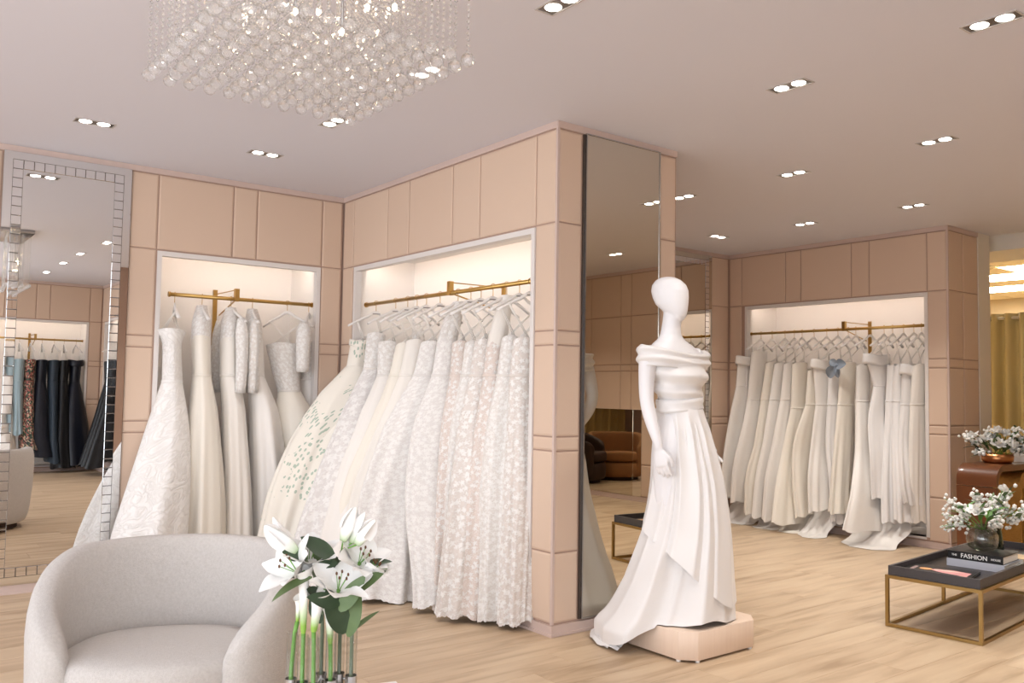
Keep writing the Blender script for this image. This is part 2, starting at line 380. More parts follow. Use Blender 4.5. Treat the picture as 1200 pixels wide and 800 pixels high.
def make_wall(name, axis, p, sgn, u0, u1, cols, top=None, niche=None, full=None, skip=()):
    """cols: column edges of the full-height columns [(a,b)], top: edges of the panels over the niche, niche: (a,b)"""
    F = plane(axis, p, sgn); mb = MB(); T = .1
    if niche:
        a, b = niche
        fbox(mb, F, u0, a, PD, T, 0, H); fbox(mb, F, b, u1, PD, T, 0, H)
        fbox(mb, F, a, b, PD, T, NZ1+.02, H); fbox(mb, F, a, b, PD, T, 0, NZ0)
    else: fbox(mb, F, u0, u1, PD, T, 0, H)
    w = struct(mb.build(name, 'wall_core'))
    for (a, b) in cols:
        for (z0, z1) in ROWS+[TOPROW]: panel(F, a, b, z0, z1, w)
    if top:
        for a, b in zip(top, top[1:]): panel(F, a, b, TOPROW[0], TOPROW[1], w)
    if niche:
        a, b = niche; fw = .03
        mb = MB()
        for (c0, c1, z0, z1) in ((a, a+fw, NZ0, NZ1+.02), (b-fw, b, NZ0, NZ1+.02), (a+fw, b-fw, NZ1-.012, NZ1+.02), (a+fw, b-fw, NZ0-.02, NZ0)):
            fbox(mb, F, c0, c1, -.002, .05, z0, z1)
        mb.build('niche_frame', 'frame_white', w)
        mb = MB()
        fbox(mb, F, a+.01, b-.01, ND, ND+.03, NZ0-.02, NZ1+.12)
        fbox(mb, F, a-.02, a+.012, .05, ND, NZ0-.02, NZ1+.12); fbox(mb, F, b-.012, b+.02, .05, ND, NZ0-.02, NZ1+.12)
        fbox(mb, F, a, b, .05, ND, NZ1+.10, NZ1+.12); fbox(mb, F, a, b, .05, ND, NZ0-.02, NZ0)
        mb.build('niche_lining', 'niche_white', w)
        mb = MB(); fbox(mb, F, a+.03, b-.03, .085, .10, NZ1+.085, NZ1+.098); mb.build('light_strip', 'led', w)
        c = F((a+b)/2, .10, NZ1+.08)
        tgt = F((a+b)/2, .40, NZ1-.30)
        l = area('niche_light', c, (0, 0, 0), (b-a)-.08, .03, 2.7*(b-a), (1, .90, .80))
        d = Vector(tgt)-Vector(c); z = -d.normalized(); x = (Vector(F(1, 0, 0))-Vector(F(0, 0, 0))).normalized(); y = z.cross(x)
        l.matrix_world = Matrix(((x.x, y.x, z.x, c[0]), (x.y, y.y, z.y, c[1]), (x.z, y.z, z.z, c[2]), (0, 0, 0, 1)))
    return w, F
def run_trim(name, F, u0, u1, z0, z1, d=.012, m='trim_mauve', back=.02):
    mb = MB(); fbox(mb, F, u0, u1, -d, back, z0, z1); return struct(mb.build(name, m))

wall_left, FA = make_wall('wall_left', 'Y', YA, 1, -3.5, XB, [(-.62, -.1), (-.1, .15), (.15, .688), (1.436, 1.612), (2.812, 2.978)], [1.612, 2.127, 2.302, 2.812], (1.618, 2.806))
wall_centre, FB = make_wall('wall_centre', 'X', XB, 1, YC+PD, YA+.1, [(5.912, 6.078), (3.545, 3.715)], [3.715, 4.258, 4.558, 5.097, 5.393, 5.912], (3.718, 5.888))
wall_pillar, FC = make_wall('wall_pillar', 'Y', YC, 1, XB+.1, XC, [(2.998, 3.166), (3.79, 3.926)])
wall_rear, FD = make_wall('wall_rear', 'Y', YD, 1, XC, XE+.5, [(7.084, 7.366), (5.9, 6.33), (5.4, 5.9), (4.9, 5.4), (4.4, 4.9)])
wall_right, FE = make_wall('wall_right', 'X', XE, 1, YF+.1, YD+.1, [(5.72, 5.876), (3.588, 3.758)], [3.758, 4.293, 4.472, 5.012, 5.188, 5.72], (3.752, 5.676))
wall_far_end, FF = make_wall('wall_far_end', 'Y', YF, 1, XE+PD, XF, [(7.39, 7.644), (7.644, 7.918)])
_mb = MB(); _mb.box((XC-.1, YC+.1, 0), (XC, YD, H)); struct(_mb.build('wall_pillar_back', 'wall_core'))
# corner beads of the two projecting corners
for nm, x, y in (('trim_1', XB, YC), ('trim_2', XE, YF)):
    _mb = MB(); _mb.box((x-.003, y-.003, .06), (x+.012, y+.012, 2.712)); struct(_mb.build(nm, 'trim_mauve'))
# behind the viewpoint, seen in the mirrors
wall_behind, FR = make_wall('wall_behind', 'Y', YR, -1, .15, XB+.1, [(2.812, 2.98)], [.35, .86, 1.03, 1.55, 1.73, 2.10, 2.28, 2.812], (.35, 2.806))
wall_behind_side, FS = make_wall('wall_behind_side', 'X', XB, 1, YR, .63, [(-1.94, -1.77), (.44, .62)], [-1.77, -1.25, -1.07, -.55, -.37, .15, .44], (-1.76, .435))
_e2 = [-1.95, -1.77, -1.24, -1.06, -.53, -.35, .18, .36, .62]
wall_far_behind, FX = make_wall('wall_far_behind', 'X', XR, 1, -4.4, .63, list(zip(_e2, _e2[1:])))
_mb = MB(); _mb.box((XB+.1, -4.6, 0), (XR+.1, -4.4, H)); struct(_mb.build('wall_behind_far', 'backroom_wall'))
_mb = MB(); _mb.box((XB+.55, -4.4, 0), (XB+.65, .63, H)); _mb.box((XB+.1, .53, 0), (XB+.55, .63, H)); struct(_mb.build('wall_behind_block', 'wall_core'))
# storefront on the left: posts, sill and head, open glazing bays
_mb = MB()
_mb.box((-3.6, -2.6, 0), (-3.5, 6.7, .12)); _mb.box((-3.6, -2.6, 2.62), (-3.5, 6.7, H))
_mb.box((-3.5, -2.1, 0), (.15, -2.0, .12)); _mb.box((-3.5, -2.1, 2.62), (.15, -2.0, H))  # bays behind the viewpoint, opened up for the added front fill
for x in (-2.3, -1.1): _mb.box((x, -2.1, .12), (x+.1, -2.0, 2.62))
for y in (-2.6, -.8, 1.0, 2.8, 4.6, 6.6): _mb.box((-3.6, y, .12), (-3.5, y+.1, 2.62))
struct(_mb.build('window_1', 'jamb_white'))
# ceiling
_mb = MB(); _mb.box((-3.6, -4.6, H), (8.14, 6.9, H+.1)); struct(_mb.build('ceiling', 'ceiling_paint'))
# crown trims and baseboards
_n = 3
for F, a, b in ((FA, -3.5, XB), (FB, YC, YA), (FC, XB, XC), (FD, XC, XE), (FE, YF, YD), (FF, XE, XF), (FR, .15, XB), (FS, YR, .63), (FX, -4.4, .63)):
    run_trim('trim_%d' % _n, F, a, b, 2.712, 2.7495, .003, back=.007); _n += 1
for nm, F, a, b, k in (('left', FA, -3.5, XB-.02, 0), ('centre', FB, YC, YA, 1), ('pillar', FC, XB, XC, 2), ('rear', FD, XC, XE-.02, 0), ('right', FE, YF, YD, 1), ('far_end', FF, XE, XF, 2), ('behind', FR, .15, XB-.02, 0), ('behind_side', FS, YR+.02, .63, 0), ('far_behind', FX, -4.4, .63, 0)):
    up_, lo_ = ((0, 0), (.0072, -.008), (-.008, -.016))[k]      # corner laps
    mb = MB(); fbox(mb, F, a+up_, b, -.008, .007, 0, .055); fbox(mb, F, a+lo_, b, -.016, -.0081, 0, .014); struct(mb.build('baseboard_'+nm, 'trim_mauve'))
# white end jamb of the far wall and the back room behind it
_mb = MB(); _mb.box((XF, YF-.004, 0), (8.14, YF+.2, H)); struct(_mb.build('trim_20', 'jamb_white'))
_mb = MB(); _mb.box((8.14, YF+.12, 0), (8.2, 7.0, H)); _mb.box((13.6, -1, 0), (13.7, 7.0, 3.0)); _mb.box((8.14, 7.0, 0), (13.7, 7.1, 3.0)); _mb.box((8.14, -1.1, 0), (13.7, -1, 3.0)); _mb.box((XR+.1, .53, 0), (8.2, .63, H)); _mb.box((8.14, -1, 0), (8.2, .63, H))
struct(_mb.build('wall_back_room', 'backroom_wall'))
_mb = MB(); _mb.box((8.3, .63, 2.63), (9.0, 7.0, 2.9)); struct(_mb.build('trim_21', 'jamb_white'))
_mb = MB(); _mb.box((8.14, -1, 2.86), (13.7, 7.0, 2.95)); bc = struct(_mb.build('ceiling_back_room', 'acoustic_tile'))
LIT = {(10.6, 4.4), (11.8, 4.4), (11.2, 5.0), (10.0, 3.2), (12.4, 3.8)}
for i in range(8):
    for j in range(7):
        x, y = 9.05+.6*i, 2.6+.6*j
        if y > 6.8: continue
        lit = (i, j) in ((2, 2), (3, 3), (4, 2), (5, 3), (5, 4))
        _mb = MB(); _mb.box((x+.012, y+.012, 2.752), (x+.588, y+.588, 2.858)); _mb.build('lit_panel' if lit else 'ceiling_tile', 'troffer' if lit else 'acoustic_tile', bc)
# oak floor: subfloor and the planks that can be picked apart
_mb = MB(); _mb.box((-3.6, -4.6, -.1), (13.7, 7.1, -.006)); floor = struct(_mb.build('floor', 'oak_plank'))
PW, PL = .194, 1.52
_row = 0; y = -1.92; rr = random.Random(3); _cache = {}
while y < 6.05:
    xr = XE-.02 if y > YF-PW*.5 else 8.3
    spans = [(-.45, xr)]
    if y+PW > YC: spans = [(-.45, XB-.002), (XC+.002, xr)]
    for a, b in spans:
        x = a-rr.random()*PL
        while x < b:
            p, r = max(x, a), min(x+PL, b)
            if r-p > .05:
                key = round(r-p, 2); g = .0006; bv = .0012
                w1 = min(PW, YA-y, 99)
                me = _cache.get((key, round(w1, 3)))
                if me is None:
                    L = key; vs = [(g,g,-.006),(L-g,g,-.006),(L-g,w1-g,-.006),(g,w1-g,-.006),(g,g,-bv),(L-g,g,-bv),(L-g,w1-g,-bv),(g,w1-g,-bv),
                                   (g+bv,g+bv,0),(L-g-bv,g+bv,0),(L-g-bv,w1-g-bv,0),(g+bv,w1-g-bv,0)]
                    fs = [(0,1,5,4),(1,2,6,5),(2,3,7,6),(3,0,4,7),(4,5,9,8),(5,6,10,9),(6,7,11,10),(7,4,8,11),(8,9,10,11)]
                    me = bpy.data.meshes.new('plank'); me.from_pydata(vs, [], fs); me.materials.append(MATS['oak_plank']); _cache[(key, round(w1, 3))] = me
                o = bpy.data.objects.new('plank', me); C.objects.link(o); o.location = (p, y, 0); o.parent = floor
            x += PL
    y += PW; _row += 1

# ------------------------------------------------------------------ mirrors
def tile_mirror(name, label, F, u0, u1, z0, z1, tinted='mirror'):
    r = thing(name, label, 'mirror', F((u0+u1)/2, 0, z0))
    b = .048; t = .058; dd = -.012
    mb = MB(); fbox(mb, F, u0, u1, dd, PD-.001, z0, z1); mb.build('backing', 'tile_joint', r)
    def facet(a0, a1, c0, c1, depths):      # a bevelled mirror strip, one depth per corner
        vs = [F(a0, depths[0], c0), F(a1, depths[1], c0), F(a1, depths[2], c1), F(a0, depths[3], c1), F(a0, -.002, c0), F(a1, -.002, c0), F(a1, -.002, c1), F(a0, -.002, c1)]
        return MB().add(vs, [(0,1,2,3),(0,4,5,1),(1,5,6,2),(2,6,7,3),(3,7,4,0)])
    o, i = dd-.001, dd-.006
    # outer border of plain mirror, gently canted, then the square tiles, then the plate
    facet(u0, u0+b, z0, z1, (o-.003, i, i, o-.003)).build('border', tinted, r, fix=True)
    facet(u1-b, u1, z0, z1, (i, o-.003, o-.003, i)).build('border', tinted, r, fix=True)
    facet(u0+b, u1-b, z1-b, z1, (i, i, o-.003, o-.003)).build('border', tinted, r, fix=True)
    facet(u0+b, u1-b, z0, z0+b, (o-.003, o-.003, i, i)).build('border', tinted, r, fix=True)
    ia, ib, ja, jb = u0+b, u1-b, z0+b, z1-b
    fbox(MB(), F, 0, 1, 0, 1, 0, 1)
    mb = MB(); fbox(mb, F, ia+t, ib-t, dd-.005, dd, ja+t, jb-t); mb.build('plate', tinted, r)
    rr = random.Random(name+label)
    def tile(a0, a1, c0, c1):
        e = .0022; q = [rr.uniform(-.0005, .0005) for _ in range(3)]
        f = lambda a, c: dd-.009+(q[0]*(a-a0)+q[1]*(c-c0))*10
        a0 += .001; a1 -= .001; c0 += .001; c1 -= .001
        vs = [F(a0, dd, c0), F(a1, dd, c0), F(a1, dd, c1), F(a0, dd, c1), F(a0, dd-.005, c0), F(a1, dd-.005, c0), F(a1, dd-.005, c1), F(a0, dd-.005, c1),
              F(a0+e, f(a0, c0), c0+e), F(a1-e, f(a1, c0), c0+e), F(a1-e, f(a1, c1), c1-e), F(a0+e, f(a0, c1), c1-e)]
        MB().add(vs, [(0,1,5,4),(1,2,6,5),(2,3,7,6),(3,0,4,7),(4,5,9,8),(5,6,10,9),(6,7,11,10),(7,4,8,11),(8,9,10,11)]).build('mirror_tile', 'mirror_bevel', r, fix=True)
    n = round((ib-ia)/t); s = (ib-ia)/n
    for k in range(n): tile(ia+k*s, ia+(k+1)*s, jb-t, jb); tile(ia+k*s, ia+(k+1)*s, ja, ja+t)
    m = round((jb-ja-2*t)/t); s = (jb-ja-2*t)/m
    for k in range(m): tile(ia, ia+t, ja+t+k*s, ja+t+(k+1)*s); tile(ib-t, ib, ja+t+k*s, ja+t+(k+1)*s)
    return r
tile_mirror('tiled_mirror', 'tall wall mirror edged with small mirror tiles, beside the left gown niche', FA, .693, 1.433, .056, 2.71)
tile_mirror('tiled_mirror', 'tall tile-edged mirror half hidden behind the mannequin, on the far rear wall', FD, 6.34, 7.08, .056, 2.71, 'mirror_bronze')
r = thing('pillar_mirror', 'tall frameless bronze-tinted mirror on the end of the projecting pillar', 'mirror', FC(3.48, 0, .066))
mb = MB(); fbox(mb, FC, 3.172, 3.183, -.002, PD, .066, 2.708); mb.build('shadow_gap', 'dark_edge', r)
mb = MB()
for a, b, c, d in ((3.183, 3.19, .066, 2.714), (3.768, 3.775, .066, 2.714), (3.19, 3.768, 2.708, 2.714), (3.19, 3.768, .066, .072)): fbox(mb, FC, a, b, -.014, PD-.001, c, d)
mb.build('edge_frame', 'steel', r)
mb = MB(); fbox(mb, FC, 3.19, 3.768, -.010, PD-.001, .072, 2.708); mb.build('plate', 'mirror_bronze', r)
r = thing('low_mirror', 'bronze mirror behind the brown chair, met in the pillar mirror left of the mannequin arm', 'mirror', FX(-1.3, 0, .06))
mb = MB(); fbox(mb, FX, -2.4, -.30, -.012, PD-.001, .06, 1.075); mb.build('plate', 'mirror_bronze', r)
mb = MB(); fbox(mb, FX, -.30, -.16, -.010, PD-.001, .06, 1.075); mb.build('bevelled_edge', 'mirror_bevel', r)
# ------------------------------------------------------------------ ceiling lights
def downlight(x, y, along, label, group=None, power=None):
    r = thing('recessed_downlight', label, 'ceiling light', (x, y, H), group)
    hx, hy = (.105, .045) if along == 'X' else (.045, .105)
    mb = MB(); z = H-.004
    for a, b, c, d in ((-hx, hx, -hy, -hy+.006), (-hx, hx, hy-.006, hy), (-hx, -hx+.006, -hy+.006, hy-.006), (hx-.006, hx, -hy+.006, hy-.006)):
        mb.box((x+a, y+c, z), (x+b, y+d, H-.0002))
    mb.build('trim', 'lamp_trim', r)
    mb = MB(); mb.box((x-hx+.006, y-hy+.006, H-.0015), (x+hx-.006, y+hy-.006, H-.0002)); mb.build('housing', 'lamp_can', r)
    for s in (-1, 1):
        cx, cy = (x+s*.047, y) if along == 'X' else (x, y+s*.047)
        mb = MB(); mb.lathe([(.033, -.0016), (.030, -.004), (.027, -.0035)], (cx, cy, H), 20); mb.build('lamp', 'lamp', r, fix=True)
        l = bpy.data.lights.new('spot', 'SPOT'); l.energy = DOWN_W*max(.7, min(2.3, .7+.42*(x-1.9))) if power is None else power; l.color = DOWN_C; l.spot_size = math.radians(100); l.spot_blend = .9; l.shadow_soft_size = .03
        o = bpy.data.objects.new('spot', l); C.objects.link(o); o.location = (cx, cy, H-.03); o.parent = r; o.location = Vector((cx, cy, H-.03))-BASE[r.name]
for x, y, al, lb in [
    (1.03, 5.25, 'X', 'twin recessed downlight by the left mirror, in front of the left niche'),
    (2.02, 5.245, 'X', 'twin recessed downlight in front of the left gown niche, right of the chandelier'),
    (2.06, 4.36, 'Y', 'twin recessed downlight seen just under the front corner of the chandelier'),
    (2.06, 3.38, 'Y', 'twin recessed downlight seen at the right edge of the chandelier beads'),
    (2.07, 2.44, 'Y', 'twin recessed downlight cut by the top edge of the picture, right of the chandelier'),
    (3.48, 2.42, 'Y', 'twin recessed downlight highest in the open ceiling right of the pillar mirror'),
    (3.47, 1.50, 'Y', 'twin recessed downlight in the top right corner of the picture'),
    (4.88, 2.42, 'Y', 'twin recessed downlight on the right, below the one in the top right corner'),
    (4.91, 3.39, 'Y', 'twin recessed downlight in the middle of the right-hand ceiling, above the mannequin niche'),
    (4.90, 4.33, 'Y', 'twin recessed downlight half hidden by the right edge of the pillar'),
    (6.44, 3.38, 'Y', 'twin recessed downlight just above the corner of the far right niche wall'),
    (6.45, 4.34, 'Y', 'twin recessed downlight in front of the far right niche wall, left of its middle'),
    (6.40, 5.23, 'X', 'twin recessed downlight nearest the far rear mirror'),
]: downlight(x, y, al, lb)
for x in (2.02, 3.48, 4.89, 6.44):
    for y in (1.38, .40, -.75, -2.6):  # last entry: lamps added to brighten the olive curtain end
        if x == 3.48 and y > 1: continue
        if x == 3.48 and y < .6: continue
        if y < -2 and x < 4: continue
        row = {2.02: 'left mirror row', 4.89: 'middle row', 6.44: 'far right row'}[x]
        nth = {1.38: 'first', .40: 'second', -.75: 'third', -2.6: 'fourth'}[y]
        downlight(x, y, 'Y', 'twin downlight out of direct view, %s behind the viewpoint, %s' % (nth, row), 'downlights behind the viewpoint')

# ------------------------------------------------------------------ chandelier
def ico(c, r, sub, sz=1.0):
    bm = bmesh.new(); bmesh.ops.create_icosphere(bm, subdivisions=sub, radius=r)
    vs = [(v.co.x+c[0], v.co.y+c[1], v.co.z*sz+c[2]) for v in bm.verts]; fs = [tuple(v.index for v in f.verts) for f in bm.faces]; bm.free()
    return vs, fs
CX0, CX1, CY0, CY1 = .66, 1.345, 1.965, 2.70
ch = thing('crystal_chandelier', 'large square crystal chandelier of hanging bead strands ending in faceted balls', 'chandelier', ((CX0+CX1)/2, (CY0+CY1)/2, H))
mb = MB(); mb.box((CX0-.02, CY0-.02, H-.035), (CX1+.02, CY1+.02, H-.001)); bevel(mb.build('canopy', 'steel', ch), .004)
_sm = bpy.data.meshes.new('bead_strand'); mb = MB()
for k in range(29):
    z = -.012-k*.0168
    r = .0062
    mb.add([(r,0,z),(0,r,z),(-r,0,z),(0,-r,z),(0,0,z+.0072),(0,0,z-.0072)], [(0,1,4),(1,2,4),(2,3,4),(3,0,4),(1,0,5),(2,1,5),(3,2,5),(0,3,5)])
_sm.from_pydata(mb.v, [], mb.f); _sm.materials.append(MATS['crystal'])
_bm = bpy.data.meshes.new('crystal_ball'); v, f = ico((0, 0, 0), .0205, 2); _bm.from_pydata(v, [], f); _bm.materials.append(MATS['crystal'])
NB = 12
for i in range(NB):
    for j in range(NB):
        x = lerp(CX0+.01, CX1-.01, i/(NB-1)); y = lerp(CY0+.01, CY1-.01, j/(NB-1))
        o = bpy.data.objects.new('bead_strand', _sm); C.objects.link(o); o.parent = ch; o.location = Vector((x, y, H-.034))-BASE[ch.name]; o.rotation_euler = (0, 0, random.random()*3)
        b = bpy.data.objects.new('crystal_ball', _bm); C.objects.link(b); b.parent = o; b.location = (0, 0, -.5035-random.random()*.004)
        b.rotation_euler = (random.random()*3, random.random()*3, random.random()*3)
for i, (a, b, z) in enumerate([(a, b, 2.43+.06*((i*7+j*3) % 4)/3) for i, a in enumerate((.14, .38, .62, .86)) for j, b in enumerate((.14, .38, .62, .86))]):
    x = lerp(CX0, CX1, a); y = lerp(CY0, CY1, b)
    v, f = ico((x, y, z), .0075, 2, 1.6); q = MB().add(v, f).build('bulb', 'bulb', ch, smooth=True)
    mb = MB(); mb.tube([(x, y, z+.02), (x, y, H-.036)], .004, 6); mb.build('bulb_stem', 'steel', q)

# ------------------------------------------------------------------ clothes rods
def rod(name, label, F, u0, u1, ub, z=1.91, d=.09):
    r = thing(name, label, 'clothes rail', F((u0+u1)/2, d, z))
    P0, P1 = F(u0, d, z), F(u1, d, z)
    MB().tube([P0, P1], .0135, 12).build('bar', 'brass', r, smooth=True)
    for p, s in ((P0, 0), (P1, 1)):
        q = F((u0 if s == 0 else u1)+(-.012 if s == 0 else .012), d, z)
        MB().tube([p, q], .019, 12).build('end_cap', 'brass', r)
    mb = MB(); fbox(mb, F, ub-.016, ub+.016, d-.016, d+.016, z-.016, z+.075); mb.build('post', 'brass', r)
    mb = MB(); mb.tube([F(ub, d, z+.068), F(ub-.01, ND-.01, z+.068)], .004, 6); mb.tube([F(ub, d, z), F(ub+.02, ND-.01, z-.09)], .005, 6); mb.build('stay', 'brass', r)
    mb = MB(); fbox(mb, F, ub-.03, ub, ND-.016, ND-.001, z-.32, z+.1); mb.build('wall_standard', 'brass', r)
    return r
rod('clothes_rod', 'brushed brass rail across the left gown niche', FA, 1.735, 2.775, 2.20)
rod('clothes_rod', 'long brass rail over the lace gowns in the central niche', FB, 3.74, 6.0-.16, 4.70)
rod('clothes_rod', 'brass rail of the far right niche, over the plain ivory gowns', FE, 3.775, 5.655, 4.60)
rod('clothes_rod', 'brass rail over the dark gowns, met in the left mirror', FR, .42, 2.74, 2.12)
rod('clothes_rod', 'brass rail of the niche behind the viewpoint around the mirrored corner', FS, -1.7, .38, -.7)
